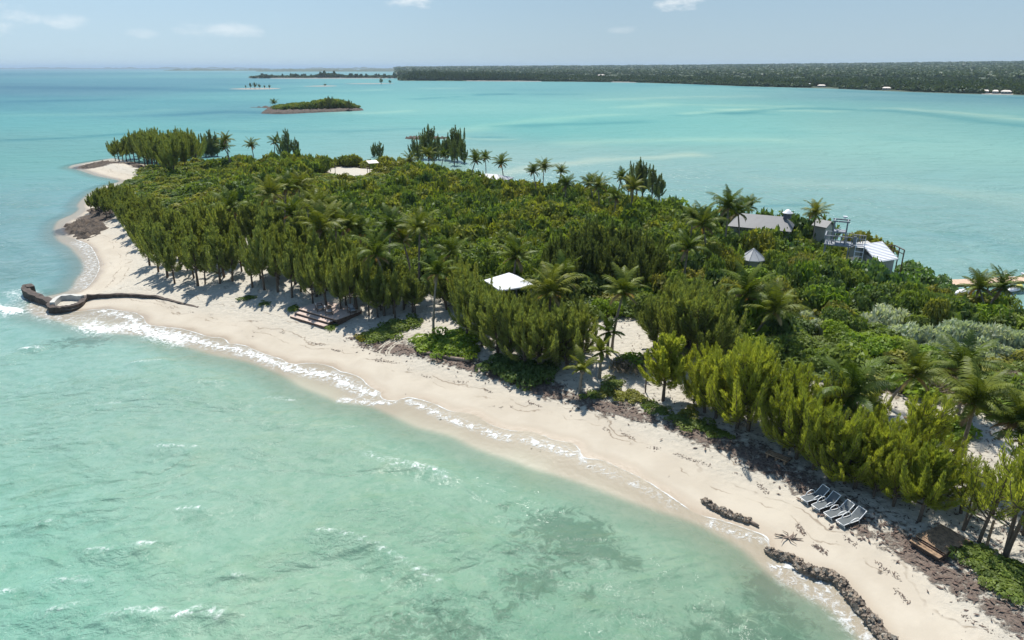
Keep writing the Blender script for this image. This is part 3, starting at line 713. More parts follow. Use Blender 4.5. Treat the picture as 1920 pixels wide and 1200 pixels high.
print('meshes')
CAS = {}
def make_cas(key, n, mat, **kw):
    CAS[key] = []
    for k in range(n):
        trunk, v = casuarina(seed=100 * len(CAS) + k * 7 + 3, **kw)
        CAS[key].append((trunk, raw_mesh('casuarina_crown', v, quadfaces(len(v) // 4), mat)))
make_cas('grove', 6, M_CAS, h=6.0, nplume=38, dens=105, spread=1.05, low=.15, wid=.055, blen=.44)
make_cas('dark', 5, M_CASD, h=6.0, nplume=28, dens=92, spread=.9, low=.12, wid=.06, blen=.42)
make_cas('near', 4, M_CASY, h=5.0, nplume=54, dens=112, spread=1.55, low=.03, wid=.034, blen=.36, leaders=3)
make_cas('mid', 4, M_CAS, h=5.5, nplume=48, dens=98, spread=1.35, low=.05, wid=.05, blen=.40, leaders=3)
make_cas('thin', 3, M_CASY, h=5.0, nplume=20, dens=52, spread=1.5, low=.12, wid=.045, blen=.36, leaders=2, nbig=4)
make_cas('single', 1, M_CASY, h=5.2, nplume=60, dens=150, spread=1.4, low=.17, wid=.05, blen=.42)
ncas = 0
def cas(kind_, x, y, h, label, group=None, i=None):
    global ncas
    lst = CAS[kind_]; k = ncas % len(lst) if i is None else i; ncas += 1
    base = 6.0 if kind_ in ('grove', 'dark') else 5.5 if kind_ == 'mid' else 5.2 if kind_ == 'single' else 5.0
    s = h / base * 1.08; wd = s ** .8 * random.uniform(.70, .98)
    o = thing('casuarina_tree', label, 'tree', (x, y, terr(x, y) - .05), random.uniform(0, 6.28), group, (wd, wd, s), (random.gauss(0, .03), random.gauss(0, .03)))
    add('trunk', lst[k][0], o); add('crown', lst[k][1], o)
    return o

PALMS = [palm(11 + i * 5, 1.0 * hh, nf, L) for i, (hh, nf, L) in enumerate(((6.5, 20, 2.5), (5.0, 22, 2.7), (7.5, 18, 2.3), (4.0, 20, 2.6), (5.8, 19, 2.4)))]
PALMY = [palm(71 + i, 1.3, 11, 1.7, True) for i in range(2)]
npalm = 0
def palm_tree(px, py, h, label, group=None, var=None, young=False, on_ground=None, crown=1.0):
    """crown centre at (px, py) of the photograph, h metres above its ground"""
    global npalm
    lst = PALMY if young else PALMS
    k = (npalm if var is None else var) % len(lst); npalm += 1
    z = 2.5
    for _ in range(6):
        x, y = P(px, py, z + h); z = terr(x, y)
    tr, cr, dr, top = lst[k]
    s = crown * random.uniform(.92, 1.08); hs = h / top[2]
    rz = random.uniform(0, 6.28)
    ox, oy = top[0] * s, top[1] * s
    c, sn = math.cos(rz), math.sin(rz)
    x0, y0 = x - (ox * c - oy * sn), y - (ox * sn + oy * c)
    z0 = terr(x0, y0)
    o = thing('coconut_palm', label, 'palm tree', (x0, y0, z0), rz, group)
    add('trunk', tr, o, scale=(s, s, hs))
    d = h - top[2] * s
    add('crown', cr, o, (0, 0, d), scale=s)
    if dr:
        add('dry_fronds', dr, o, (0, 0, d), scale=s)
    return o

SHV = {'fine': [shrub_verts(200 + k, 1500, .085, .85, 13) for k in range(4)], 'leafy': [shrub_verts(220 + k, 700, .15, .85, 12, 1.5) for k in range(3)], 'silver': [shrub_verts(240 + k, 1500, .085, .8, 12, 2.6, .8) for k in range(3)],
       'low': [shrub_verts(260 + k, 1000, .12, .5, 12, 1.6) for k in range(3)], 'dry': [shrub_verts(280 + k, 700, .05, .8, 10, 5, .5, .6) for k in range(2)], 'far': [shrub_verts(300 + k, 420, .16, .85, 12) for k in range(6)]}
SHM = {}
STEM = {}
def shrub(form, col, x, y, r, h, label, group=None, name='shrub', cat_='shrub'):
    k = random.randrange(len(SHV[form])); key = (form, col, k)
    if key not in SHM:
        v = SHV[form][k]; SHM[key] = raw_mesh('shrub', v, quadfaces(len(v) // 4), M_SH[col])
    o = add(name, SHM[key], None, (x, y, terr(x, y) - .05), random.uniform(0, 6.28), (r * random.uniform(.9, 1.15), r * random.uniform(.9, 1.15), h))
    return tag(o, label, cat_, group)

# ------------------------------------------------------------------ casuarinas
def cas_px(kind_, bx, by, ty, label, group=None, i=None, hmin=1.6):
    g = G(bx, by); dep = proj(g.x, g.y, g.z)[2]
    h = max(hmin, (by - ty) / (F * CP / float(dep)) * 1.02)
    return cas(kind_, g.x, g.y, h, label, group, i)
def along(pl, s):
    pl = np.asarray(pl, float); L = np.concatenate([[0], np.cumsum(np.hypot(*np.diff(pl, axis=0).T))])
    return np.interp(s * L[-1], L, pl[:, 0]), np.interp(s * L[-1], L, pl[:, 1])

lab = 'tall slender casuarina packed in the dense clump behind the far sand spit'; grp = 'casuarinas in the clump behind the far spit'
fa_, fb_ = PG([(246, 306), (270, 310), (300, 322), (328, 334), (352, 338)]), PG([(262, 289), (310, 288), (350, 292), (392, 306)])
for r_ in range(6):
    for c_ in range(9):
        s = (c_ + .5 + random.uniform(-.3, .3)) / 9; t = (r_ + random.uniform(-.25, .25)) / 6
        a, b = along(fa_, s), along(fb_, s)
        cas('grove', a[0] + (b[0] - a[0]) * max(t, 0), a[1] + (b[1] - a[1]) * max(t, 0), random.uniform(6.6, 8.6), lab, grp)
for bx, by, ty in ((217, 301, 272), (224, 303, 266), (231, 302, 268), (238, 302, 264), (244, 301, 263), (252, 300, 262)):
    cas_px('grove', bx, by, ty, 'small casuarina in the loose row at the outer tip of the far sand spit', 'casuarinas at the tip of the far spit')

front = [(172, 398), (186, 402), (200, 408), (215, 414), (230, 420), (240, 436), (250, 452), (258, 466), (268, 482), (282, 497), (297, 510), (312, 521), (327, 531), (345, 530), (370, 536), (384, 533), (413, 532), (436, 528), (457, 534), (474, 538), (494, 544), (520, 548),
         (546, 558), (564, 560), (587, 571), (612, 576), (640, 584), (657, 590), (676, 588), (692, 592), (708, 594), (722, 592), (742, 596), (760, 592), (778, 588)]
for i, (bx, by) in enumerate(front):
    h = np.interp(bx, [170, 230, 300, 400, 500, 700, 780], [3.6, 4.4, 5.4, 6.0, 6.2, 5.2, 4.6]) * random.uniform(.72, 1.12)
    if i % 5 == 3:
        continue
    g = G(bx, by)
    cas('grove', g.x, g.y, h, 'casuarina with bare trunk in the front rank of the long grove facing the beach', 'casuarinas in the front rank of the beach grove')
fa_ = PG(front); fb_ = PG([(216, 376), (262, 396), (320, 424), (390, 446), (465, 464), (540, 484), (600, 505), (660, 528), (720, 550), (800, 576)])
for r_ in range(1, 6):
    for c_ in range(25):
        s = (c_ + .5 + random.uniform(-.4, .4)) / 25; t = (r_ + random.uniform(-.35, .35)) / 6
        a, b = along(fa_, s), along(fb_, s)
        x, y = a[0] + (b[0] - a[0]) * t, a[1] + (b[1] - a[1]) * t
        px = float(proj(x, y, 2)[0])
        if random.random() < .12:
            continue
        cas('grove', x, y, np.interp(px, [170, 230, 300, 400, 500, 700, 780], [3.2, 3.6, 4.2, 5.6, 6.3, 5.2, 4.4]) * random.uniform(.7, 1.18), 'casuarina standing behind the front rank inside the long beach grove', 'casuarinas inside the long beach grove')

lab = 'bushy many-stemmed casuarina in the thicket before the white pyramid roof'; grp = 'casuarinas before the white pyramid roof'
for bx, by, ty in ((878, 632, 530), (905, 650, 548), (932, 664, 560), (958, 674, 572), (985, 690, 588), (1012, 694, 592), (1042, 692, 586), (1066, 692, 590), (1088, 680, 580), (900, 618, 540), (940, 640, 552), (975, 655, 566), (1010, 660, 570), (1050, 665, 574),
                   (880, 602, 512), (918, 612, 552), (960, 625, 560), (1000, 630, 556), (1040, 640, 560), (1078, 650, 566), (868, 582, 498), (905, 588, 540), (948, 592, 550), (1000, 598, 552), (1040, 605, 540), (852, 572, 492), (838, 580, 505)):
    cas_px('mid', bx, by, ty, lab, grp)
lab = 'tall dark casuarina in the cluster right of the white pyramid roof'; grp = 'casuarinas right of the white pyramid roof'
for bx, by, ty in ((1030, 545, 462), (1052, 540, 448), (1075, 535, 440), (1098, 532, 432), (1122, 530, 424), (1145, 532, 428), (1168, 530, 430), (1190, 535, 440), (1212, 540, 452), (1062, 560, 470), (1090, 556, 462), (1118, 555, 456), (1146, 556, 458), (1172, 558, 466), (1200, 560, 470), (1040, 572, 490), (1228, 552, 470)):
    cas_px('dark', bx, by, ty, lab, grp)
cas_px('single', 1244, 750, 632, 'single symmetrical casuarina with a thick trunk at the sand path edge')
lab = 'casuarina in the tall stand right behind the single path-edge casuarina'; grp = 'casuarinas behind the single path-edge tree'
for bx, by, ty in ((1228, 655, 560), (1256, 668, 548), (1285, 678, 556), (1312, 688, 566), (1340, 684, 572), (1245, 635, 540), (1280, 645, 535), (1310, 650, 545), (1335, 652, 548), (1265, 618, 530)):
    cas_px('mid', bx, by, ty, lab, grp)
lab = 'young yellow-green casuarina in the first feathery clump behind the sand path'; grp = 'young casuarinas behind the sand path'
for bx, by, ty in ((1318, 772, 672), (1340, 785, 668), (1380, 804, 655), (1402, 806, 650), (1330, 752, 652), (1388, 780, 645), (1416, 788, 655), (1300, 756, 690)):
    cas_px('near', bx, by, ty, lab, grp)
lab = 'yellow-green casuarina leaning over the dark weed bank beside the loungers'; grp = 'casuarinas over the weed bank beside the loungers'
for bx, by, ty in ((1466, 845, 728), (1492, 862, 735), (1522, 880, 752), (1552, 898, 765), (1446, 802, 700), (1482, 815, 690), (1544, 842, 715), (1500, 795, 700), (1570, 822, 732), (1582, 905, 790)):
    cas_px('near', bx, by, ty, lab, grp)
lab = 'yellow-green casuarina crowded between the loungers and the grey hut roof'; grp = 'casuarinas between the loungers and the grey hut roof'
for bx, by, ty in ((1606, 916, 800), (1640, 932, 812), (1676, 948, 822), (1602, 882, 770), (1690, 902, 790), (1618, 852, 748), (1704, 884, 742), (1758, 938, 838), (1655, 915, 790)):
    cas_px('near', bx, by, ty, lab, grp)
cas_px('single', 1722, 978, 836, 'casuarina with a stout dark trunk beside the weathered wooden platform')
for bx, by, ty, lb in ((1806, 996, 862, 'thin casuarina rooted just behind the right corner of the weathered wooden platform'), (1838, 1018, 850, 'thin sparse casuarina directly beside the brown post'), (1886, 1048, 800, 'tallest of the thin casuarinas, with a dense upright leader'),
                       (1918, 1005, 850, 'thin casuarina at the frame edge behind the tallest thin one'), (1862, 968, 858, 'thin casuarina on open sand behind the brown post'), (1800, 960, 850, 'thin pale casuarina on the sand between the hut and the wooden platform'), (1925, 1070, 900, 'thin casuarina lowest on the bank at the right frame edge'), (1900, 960, 868, 'thin casuarina in front of the leaning palm trunks')):
    cas_px('thin', bx, by, ty, lb)
lab = 'dark spiky casuarina rising alone from the scrub left of the sand clearing'
for bx, by, ty in ((545, 303, 252), (532, 302, 268), (559, 303, 266)):
    cas_px('dark', bx, by, ty, 'dark spiky casuarina in the trio rising from the scrub left of the clearing', 'casuarina trio left of the clearing')
for bx, by, ty in ((778, 308, 268), (794, 308, 256), (806, 309, 248), (822, 310, 262), (834, 311, 266), (846, 312, 254), (860, 313, 250), (872, 316, 272), (815, 316, 270), (788, 314, 275), (852, 318, 270)):
    cas_px('dark', bx, by, ty, 'dark spiky casuarina in the clump standing against the dark rock bar', 'casuarinas against the dark rock bar')
for bx, by, ty in ((1192, 376, 310), (1206, 378, 316), (1220, 380, 322), (1236, 384, 340), (1178, 374, 330)):
    cas_px('dark', bx, by, ty, 'wispy dark casuarina in the small stand breaking the lagoon edge beside palms', 'casuarinas breaking the lagoon edge')
for bx, by, ty in ((393, 304, 262), (403, 303, 254), (411, 304, 258), (386, 304, 266)):
    cas_px('dark', bx, by, ty, 'dark casuarina beside the leftmost tall lone palm', 'dark casuarinas beside the leftmost lone palm')
for bx, by, ty in ((702, 304, 276), (712, 305, 272)):
    cas_px('dark', bx, by, ty, 'short dark casuarina behind the pale canopy of the clearing', 'casuarinas behind the pale canopy')

# ------------------------------------------------------------------ palms
GP = 'palms in the cluster behind the beach grove'; LP = 'coconut palm with grey-green fronds in the palm cluster behind the beach grove'
GB = 'palms along the lagoon edge'; LB = 'coconut palm among the scrub along the lagoon edge of the island'
for px, py, h, lb, gr, kw in (
    (424, 264, 7.0, 'tall lone coconut palm against the lagoon, nearest the far casuarina clump', None, dict(var=2, crown=.95)), (471, 273, 5.6, 'lone coconut palm against the lagoon, middle of three', None, dict(var=2, crown=.85)),
    (516, 267, 6.4, 'slim lone coconut palm against the lagoon, beside the dark casuarina trio', None, dict(var=2, crown=.85)), (420, 277, 5, 'low palm tucked against the leftmost lone palm trunk', None, {}),
    (508, 366, 7.2, 'tallest palm of the cluster behind the beach grove, trunk fully bare', None, dict(var=2, crown=1.15)), (537, 353, 7.0, LP, GP, {}), (560, 352, 6.6, LP, GP, {}), (550, 402, 6.0, LP, GP, {}), (602, 430, 6.0, LP, GP, dict(crown=1.2)), (628, 410, 6.0, LP, GP, {}), (652, 425, 5.4, LP, GP, {}),
    (600, 392, 5.6, LP, GP, {}), (577, 384, 5.2, LP, GP, {}), (432, 392, 6.2, 'solitary coconut palm poking out of the middle of the casuarina grove', None, {}), (680, 437, 4.6, 'coconut palm with pale wind-bent fronds behind the grove end', None, dict(crown=.8)),
    (733, 428, 6.6, 'yellowish palm, left of the pair above the dark round bush', None, {}), (787, 432, 6.6, 'yellowish palm, right of the pair above the dark round bush', None, {}), (754, 452, 5.2, 'low palm between the yellowish pair above the dark round bush', None, {}), (706, 482, 5.8, 'coconut palm rising out of the right end of the casuarina grove', None, {}),
    (820, 510, 5.4, 'coconut palm with a curved bare trunk rooted in sand beside the green mounds', None, dict(var=2, crown=1.0)), (968, 482, 4.2, 'coconut palm immediately behind the white pyramid roof', None, {}), (1033, 548, 4.4, 'coconut palm with brown skirt beside the white pyramid roof', None, dict(var=1)), (1056, 522, 4.4, 'coconut palm with fronds reaching over the white pyramid roof corner', None, {}),
    (1170, 546, 5.3, 'coconut palm with a long pale bare trunk on the sand before dark shade', None, dict(var=0, crown=1.0)),
    (1128, 660, 2.2, 'small palm, middle of three young ones beside the dry grey bush', None, dict(young=True)), (1092, 692, 1.9, 'small dark-trunked palm, lowest of three young ones on the beach edge', None, dict(young=True)), (1142, 622, 2.2, 'small palm, highest of three young ones left of the long pale trunk', None, dict(young=True)),
    (1290, 466, 5.4, 'coconut palm with orange lower fronds right of the tall casuarina cluster', None, {}), (1318, 422, 5.8, 'coconut palm in the scrub left of the big lagoon-side palm', None, {}), (1366, 388, 6.6, 'big coconut palm covering the long grey house roof', None, dict(var=1, crown=1.02)), (1384, 398, 5.6, 'coconut palm overlapping the big palm by the long grey roof', None, dict(crown=.85)),
    (1400, 553, 3.4, 'low coconut palm with pale arching fronds in the middle scrub', None, dict(var=3, crown=1.05)), (1452, 584, 3.4, 'low dark coconut palm beside the silver bushes', None, dict(var=3)),
    (1595, 735, 3.6, 'broad low coconut palm left of the grey hut roof', None, dict(var=3, crown=1.1)), (1806, 690, 3.4, 'coconut palm standing in front of the long silver thicket', None, dict(var=1)), (1716, 704, 2.6, 'short coconut palm between the silver thicket and the flowering bush', None, dict(var=3, crown=.9)),
    (1828, 756, 4.0, 'large coconut palm with an orange hanging frond above the open sand', None, dict(var=1, crown=1.0)), (1908, 790, 3.8, 'coconut palm with yellow fronds and dark leaning trunks at the frame edge', None, dict(var=0)), (1935, 830, 3.0, 'short coconut palm with a reddish trunk at the right frame edge', None, dict(var=3, crown=.8)),
    (1062, 347, 5.0, LB, GB, dict(crown=.82)), (1000, 322, 5.6, LB, GB, dict(crown=.75)), (1020, 314, 5.8, LB, GB, dict(crown=.75)), (1052, 322, 5.4, LB, GB, dict(crown=.75)), (892, 302, 5.6, LB, GB, dict(crown=.92)), (910, 296, 6.0, LB, GB, dict(crown=.82)), (940, 304, 5.8, LB, GB, dict(crown=.92)), (1122, 350, 5.4, LB, GB, dict(crown=.82)), (1165, 334, 6.6, LB, GB, dict(crown=.82)),
    (1188, 352, 5.8, LB, GB, dict(var=2)), (1154, 370, 4.6, LB, GB, dict(crown=.82)), (1106, 346, 4.6, LB, GB, dict(crown=.82)), (802, 290, 5, LB, GB, dict(crown=.82)), (832, 292, 5, LB, GB, dict(crown=.82)), (768, 300, 4, LB, GB, dict(crown=.8)), (1300, 408, 4.6, LB, GB, dict(crown=.82)), (845, 478, 4.4, 'coconut palm beside the yellow-leaved bush behind the white pyramid roof', None, {}),
    (1529, 400, 6.0, 'coconut palm between the grey house roof and the lookout tower', None, dict(crown=.8)), (1836, 540, 3.4, 'coconut palm before the boardwalk, left of two', None, dict(crown=.85)), (1878, 543, 3.4, 'coconut palm before the boardwalk, right of two', None, dict(crown=.85)), (1404, 388, 5.0, 'coconut palm at the right side of the big lagoon-side palm', None, dict(crown=.8))):
    palm_tree(px, py, h, lb, gr, **kw)

# ------------------------------------------------------------------ shrubs
SPECIAL = []
def bush(px, py, r, h, form, col, label, group=None, name='shrub', cat_='shrub'):
    g = G(px, py); SPECIAL.append((g.x, g.y, r * .9))
    return shrub(form, col, g.x, g.y, r, h, label, group, name, cat_)
LS, GS_ = 'silver-leaved bush in the long pale thicket behind the low palms', 'silver bushes of the long pale thicket'
for px, py, r, h in ((1685, 640, 1.4, 1.6), (1700, 652, 1.6, 2.1), (1735, 655, 1.7, 2.4), (1770, 655, 1.8, 2.6), (1805, 655, 1.8, 2.7), (1840, 658, 1.8, 2.7), (1872, 660, 1.7, 2.5), (1905, 670, 1.7, 2.5), (1940, 670, 1.7, 2.5), (1755, 670, 1.3, 1.4), (1825, 675, 1.4, 1.5), (1790, 672, 1.3, 1.4), (1880, 678, 1.3, 1.4)):
    bush(px, py, r, h, 'silver', 'silver', LS, GS_, 'silver_bush')
for px, py, r, h, lb in ((1652, 622, 2.0, 2.6, 'large grey-green silver bush left of the long pale thicket'), (1626, 562, 1.3, 1.7, 'pale silver bush standing alone in the scrub above the large silver bush'), (1512, 612, 1.3, 1.7, 'silver bush beside the low dark coconut palm'), (1540, 628, 1.4, 1.7, 'silver bush between the low dark palm and the large silver bush'), (1590, 645, .9, 1.1, 'small silver bush at the foot of the large silver bush'),
                         (1900, 560, 1.2, 1.5, 'silver bush behind the boardwalk palms at the frame edge'), (930, 405, 2.3, 2.6, 'greyish bush in the middle of the island scrub'), (1348, 460, 1.6, 2.2, 'grey-green bush left of the conical roof')):
    bush(px, py, r, h, 'silver', 'silver', lb, None, 'silver_bush')
LG, GG = 'glossy sea grape bush on the slope between the white roof and the boardwalk', 'sea grapes between the white roof and the boardwalk'
for px, py, r, h in ((1700, 530, 1.7, 2.6), (1725, 540, 1.7, 2.6), (1750, 550, 1.6, 2.4), (1772, 560, 1.5, 2.1), (1792, 566, 1.2, 1.8), (1690, 552, 1.7, 2.5), (1735, 570, 1.6, 2.2), (1712, 520, 1.5, 2.3)):
    bush(px, py, r, h, 'leafy', 'grape', LG, GG, 'sea_grape')
LG, GG = 'glossy dark sea grape in the row below the long grey house roof', 'sea grapes below the long grey roof'
for px, py, r, h in ((1392, 460, 2.0, 5.5), (1424, 463, 2.1, 5.5), (1455, 466, 2.1, 5.4), (1484, 469, 2.1, 5.3), (1512, 471, 2.1, 5.6), (1538, 474, 1.9, 5.5), (1340, 455, 2.1, 5.5), (1366, 457, 2.1, 5.5), (1415, 462, 1.7, 2.6), (1520, 466, 1.5, 2.4)):
    bush(px, py, r, h, 'leafy', 'dark', LG, GG, 'sea_grape')
for px, py, r, h in ((1598, 474, 1.8, 3.4), (1618, 478, 1.8, 3.6), (1638, 482, 1.7, 3.3), (1656, 488, 1.6, 2.9)):
    bush(px, py, r, h, 'leafy', 'olive', 'leafy bush rising behind the lookout tower walkway against the lagoon', 'bushes behind the lookout tower', 'shrub')
LG, GG = 'leafy sea grape at the lower edge of the ribbed white roof', 'sea grapes below the ribbed white roof'
for px, py, r, h in ((1590, 552, 1.7, 4.3), (1618, 558, 1.7, 4.4), (1646, 566, 1.7, 4.2), (1672, 568, 1.7, 4.1), (1606, 580, 1.5, 3.0), (1692, 562, 1.6, 3.3)):
    bush(px, py, r, h, 'leafy', 'grape', LG, GG, 'sea_grape')
bush(820, 520, 2.3, 3.6, 'leafy', 'dark', 'round dark green glossy bush right behind the casuarina grove', None, 'sea_grape')
bush(374, 366, 2.6, 2.6, 'leafy', 'green', 'round dark green bush behind the far sand beach')
bush(645, 342, 1.5, 2.0, 'leafy', 'yellow', 'green and yellow round bush in front of the sand clearing, left half')
bush(662, 343, 1.4, 1.6, 'leafy', 'yellow', 'golden yellow bush in front of the sand clearing')
bush(605, 312, 2.2, 2.2, 'leafy', 'bright', 'bright green bush at the left end of the sand clearing')
for px, py in ((725, 332), (740, 336), (752, 338)):
    bush(px, py, 1.3, 1.4, 'leafy', 'yellow', 'yellow-leaved bush in the row right of the sand clearing', 'yellow bushes right of the clearing')
bush(912, 478, 1.5, 2.4, 'leafy', 'bright', 'yellow-green broad-leaved bush behind the white pyramid roof')
bush(1262, 396, 2.4, 2.8, 'leafy', 'bright', 'yellow-green flowering bush behind the dense scrub near lagoon palms')
LM, GM = 'bright green low bush in the mound beside the tyre tracks', 'low bushes of the mound beside the tyre tracks'
for px, py, r, h in ((800, 650, 1.4, 1.0), (820, 642, 1.5, 1.2), (842, 650, 1.5, 1.2), (865, 655, 1.5, 1.3), (850, 632, 1.4, 1.2), (882, 662, 1.3, 1.1), (830, 660, 1.2, .9), (868, 640, 1.3, 1.3), (790, 644, .9, .7)):
    bush(px, py, r, h, 'low', 'bright', LM, GM)
LM, GM = 'low green bush in the small mound right of the stepped deck', 'low bushes of the mound by the stepped deck'
for px, py, r, h in ((690, 630, 1.0, .8), (706, 634, 1.1, .9), (724, 632, 1.2, .9), (738, 620, 1.3, 1.0), (755, 612, 1.3, 1.1), (772, 606, 1.2, 1.0), (720, 622, 1.1, .9)):
    bush(px, py, r, h, 'low', 'green', LM, GM)
bush(679, 636, .6, .7, 'low', 'yellow', 'small yellowing bush at the seaward tip of the deck-side mound')
LM, GM = 'dark green low bush under the casuarinas above the driftwood log', 'dark low bushes above the driftwood log'
for px, py, r, h in ((935, 695, 1.2, 1.3), (958, 702, 1.4, 1.5), (982, 710, 1.4, 1.5), (1004, 712, 1.3, 1.5), (945, 682, 1.3, 1.4), (990, 692, 1.3, 1.5), (1018, 700, 1.2, 1.4)):
    bush(px, py, r, h, 'low', 'dark', LM, GM)
for px, py, r, h, lb in ((466, 558, .9, .45, 'low grassy tuft on the sand below the grove, left of the stepped deck'), (552, 580, .8, .7, 'green tuft at the back left corner of the stepped deck'), (496, 568, .7, .25, 'flat pale tuft on the sand between two greener tufts'), (622, 614, .6, .5, 'grey-green tuft by the right end of the deck steps')):
    bush(px, py, r, h, 'low', 'green', lb, None, 'beach_tuft', 'plant')
for px, py, r, h, lb in ((1180, 700, 1.5, 1.4, 'dry grey leafless bush beside the young palms'), (1205, 690, 1.2, 1.3, 'dry grey bush touching the single path-edge casuarina'), (1745, 745, 1.6, 1.8, 'dry twiggy bush with orange leaves behind the grey hut'), (1775, 735, 1.3, 1.6, 'dry grey twiggy bush right of the flowering bush'), (1900, 720, 1.5, 1.2, 'dry purplish bush at the right frame edge below the silver thicket')):
    bush(px, py, r, h, 'dry', 'dry', lb, None, 'dry_bush')
for px, py, r, h, c, lb in ((1715, 742, 1.5, 1.5, 'bright', 'flowering yellow-green bush behind the grey hut roof'), (1770, 800, 1.1, 1.0, 'bright', 'light green leafy bush right of the grey hut on the sand'), (1800, 810, 1.1, .9, 'bright', 'light green leafy bush below the large coconut palm'), (1782, 830, .9, .8, 'bright', 'light green leafy bush nearest the open sand'), (1190, 682, 1.3, 1.1, 'bright', 'bright green bush behind the dry grey bush')):
    bush(px, py, r, h, 'leafy', c, lb)
LM, GM = 'straggly low green plant on the weed bank below the sand path', 'straggly plants on the weed bank'
for px, py, r, h in ((1140, 735, .9, .7), (1165, 742, .9, .6), (1190, 748, .9, .6), (1215, 760, .8, .6), (1240, 772, .8, .5), (1270, 785, .8, .5), (1300, 795, .9, .6), (1330, 806, .8, .5), (1355, 815, .7, .4), (1150, 722, .9, .8), (1290, 775, .7, .6), (1110, 742, .7, .5)):
    bush(px, py, r, h, 'low', random.choice(('olive', 'green')), LM, GM)
LM, GM = 'low green bush on the bank right of the weathered wooden platform', 'low bushes right of the wooden platform'
for px, py, r, h in ((1822, 1040, .8, .7), (1845, 1050, .9, .7), (1868, 1062, 1.0, .8), (1892, 1075, 1.0, .8), (1916, 1085, 1.0, .8), (1880, 1095, .9, .6), (1905, 1110, .9, .6), (1860, 1085, .7, .5), (1938, 1120, 1.0, .7), (1830, 1062, .5, .4)):
    bush(px, py, r, h, 'low', 'green', LM, GM)

# building places, kept free of bushes: (point, radius)
PAV = [np.array(P(955, 533, 4.9)), 2.6]; CONE = [np.array(P(1410, 482, 4.6)), 1.9]; HOUSE = [np.array(P(1455, 404, 5.8)), 3.0]; HOUSE2 = [np.array(P(1340, 398, 5.8)), 3]; TOWER = [np.array(P(1573, 452, 5.4)), 2.0]; WROOF = [np.array(P(1648, 478, 5.2)), 3.0]
GROOF = [np.array(P(922, 328, 4.6)), 3.4]; HUT = [np.array(P(1650, 790, 3.6)), 2.0]
HOLES = [PAV, CONE, HOUSE, HOUSE2, TOWER, WROOF, GROOF, HUT, [G(1700, 660).xy, 1.2], [G(1800, 800).xy, 2.4], [np.array(P(1545, 414, 6)), 2.2]]
pts = []
sp = 1.95
for yy_ in np.arange(20, 232, sp * .87):
    for xx in np.arange(-125, 85, sp):
        x, y = xx + random.uniform(-.8, .8) + (sp / 2 if int(yy_ / sp) % 2 else 0), yy_ + random.uniform(-.8, .8)
        if gsample(D_S, x, y) < .3 or gsample(D_CLEAR, x, y) > -.6 or gsample(D_CLEAR2, x, y) > -.6 or gsample(D_U, x, y) < 1.2:
            continue
        if any((x - h_[0][0]) ** 2 + (y - h_[0][1]) ** 2 < h_[1] ** 2 for h_ in HOLES):
            continue
        if any((x - a) ** 2 + (y - b) ** 2 < c * c for a, b, c in SPECIAL):
            continue
        px, py, dep = proj(x, y, terr(x, y) + 1.5)
        if px < -60 or px > 2150 or dep < 15:
            continue
        ds = float(gsample(D_S, x, y))
        h = (1.5 + 1.5 * min(ds / 9, 1)) * random.uniform(.58, 1.42) * (1 + .16 * float(fnoise(x, y, 14, 6, 3)))
        if px < 470 and py < 400:
            h *= np.interp(px, [330, 470], [.5, .9])
        # lower growth just in front of the clearings and roofs, so they stay in sight
        if 575 < px < 745 and 316 < py < 360:
            h *= .36
        if 1600 < px < 1980 and 600 < py < 735:
            h *= .42
        if 1470 < px < 1600 and 600 < py < 660:
            h *= .6
        if 1375 < px < 1450 and 480 < py < 545:
            h *= .66
        if 895 < px < 960 and 322 < py < 350:
            h *= .9
        pts.append((float(dep), x, y, h, float(px), float(py)))
pts.sort()
seen = [p for p in pts if -20 < p[4] < 1960 and p[5] < 1230][:300]
seen_set = set(id(p) for p in seen)
GR = {}
for p in seen:
    dep, x, y, h, px, py = p
    f = float(fnoise(x, y, 11, 6, 41)) * .6 + random.gauss(0, .75)
    c = 'dark' if f < -.75 else 'green' if f < .5 else 'olive' if f < 1.0 else 'bright'
    word = {'dark': 'dark green', 'green': 'mid-green', 'olive': 'olive-brown', 'bright': 'yellow-green'}[c]
    zone = 'near the right frame edge' if px > 1700 else 'between the lookout tower and the loungers' if px > 1350 else 'in the middle of the island'
    shrub('leafy' if random.random() < .22 else 'fine', c, x, y, random.uniform(1.2, 2.1), h, '%s shrub of the dense scrub %s' % (word, zone), '%s shrubs of the scrub %s' % (word, zone))
SHV['far'] += [shrub_verts(320 + k, 620, .13, .85, 13) for k in range(4)]
vs, rn = [], []
for p in pts:
    if id(p) in seen_set:
        continue
    dep, x, y, h, px, py = p
    v = SHV['far'][random.randrange(6, 10) if dep < 120 else random.randrange(6)]
    a = random.uniform(0, 6.28); c, s = math.cos(a), math.sin(a); r = random.uniform(1.2, 2.3)
    q = np.stack([(v[:, 0] * c - v[:, 1] * s) * r + x, (v[:, 0] * s + v[:, 1] * c) * r + y, v[:, 2] * h + terr(x, y) - .05], 1)
    vs.append(q); f = float(fnoise(x, y, 11, 6, 41)) * .2 + random.gauss(.45, .27)
    rn.append(np.full(len(q), min(max(f, 0), 1)))
vs = np.concatenate(vs); me = raw_mesh('scrub', vs, quadfaces(len(vs) // 4), M_SCRUB); fattr(me, 'rnd', np.concatenate(rn))
o = kind(add('scrub', me), 'stuff'); tag(o, 'dense low green scrub covering the far middle of the island', 'scrub')
print('scrub', len(pts), len(seen), 'casuarinas', ncas, 'palms', npalm)

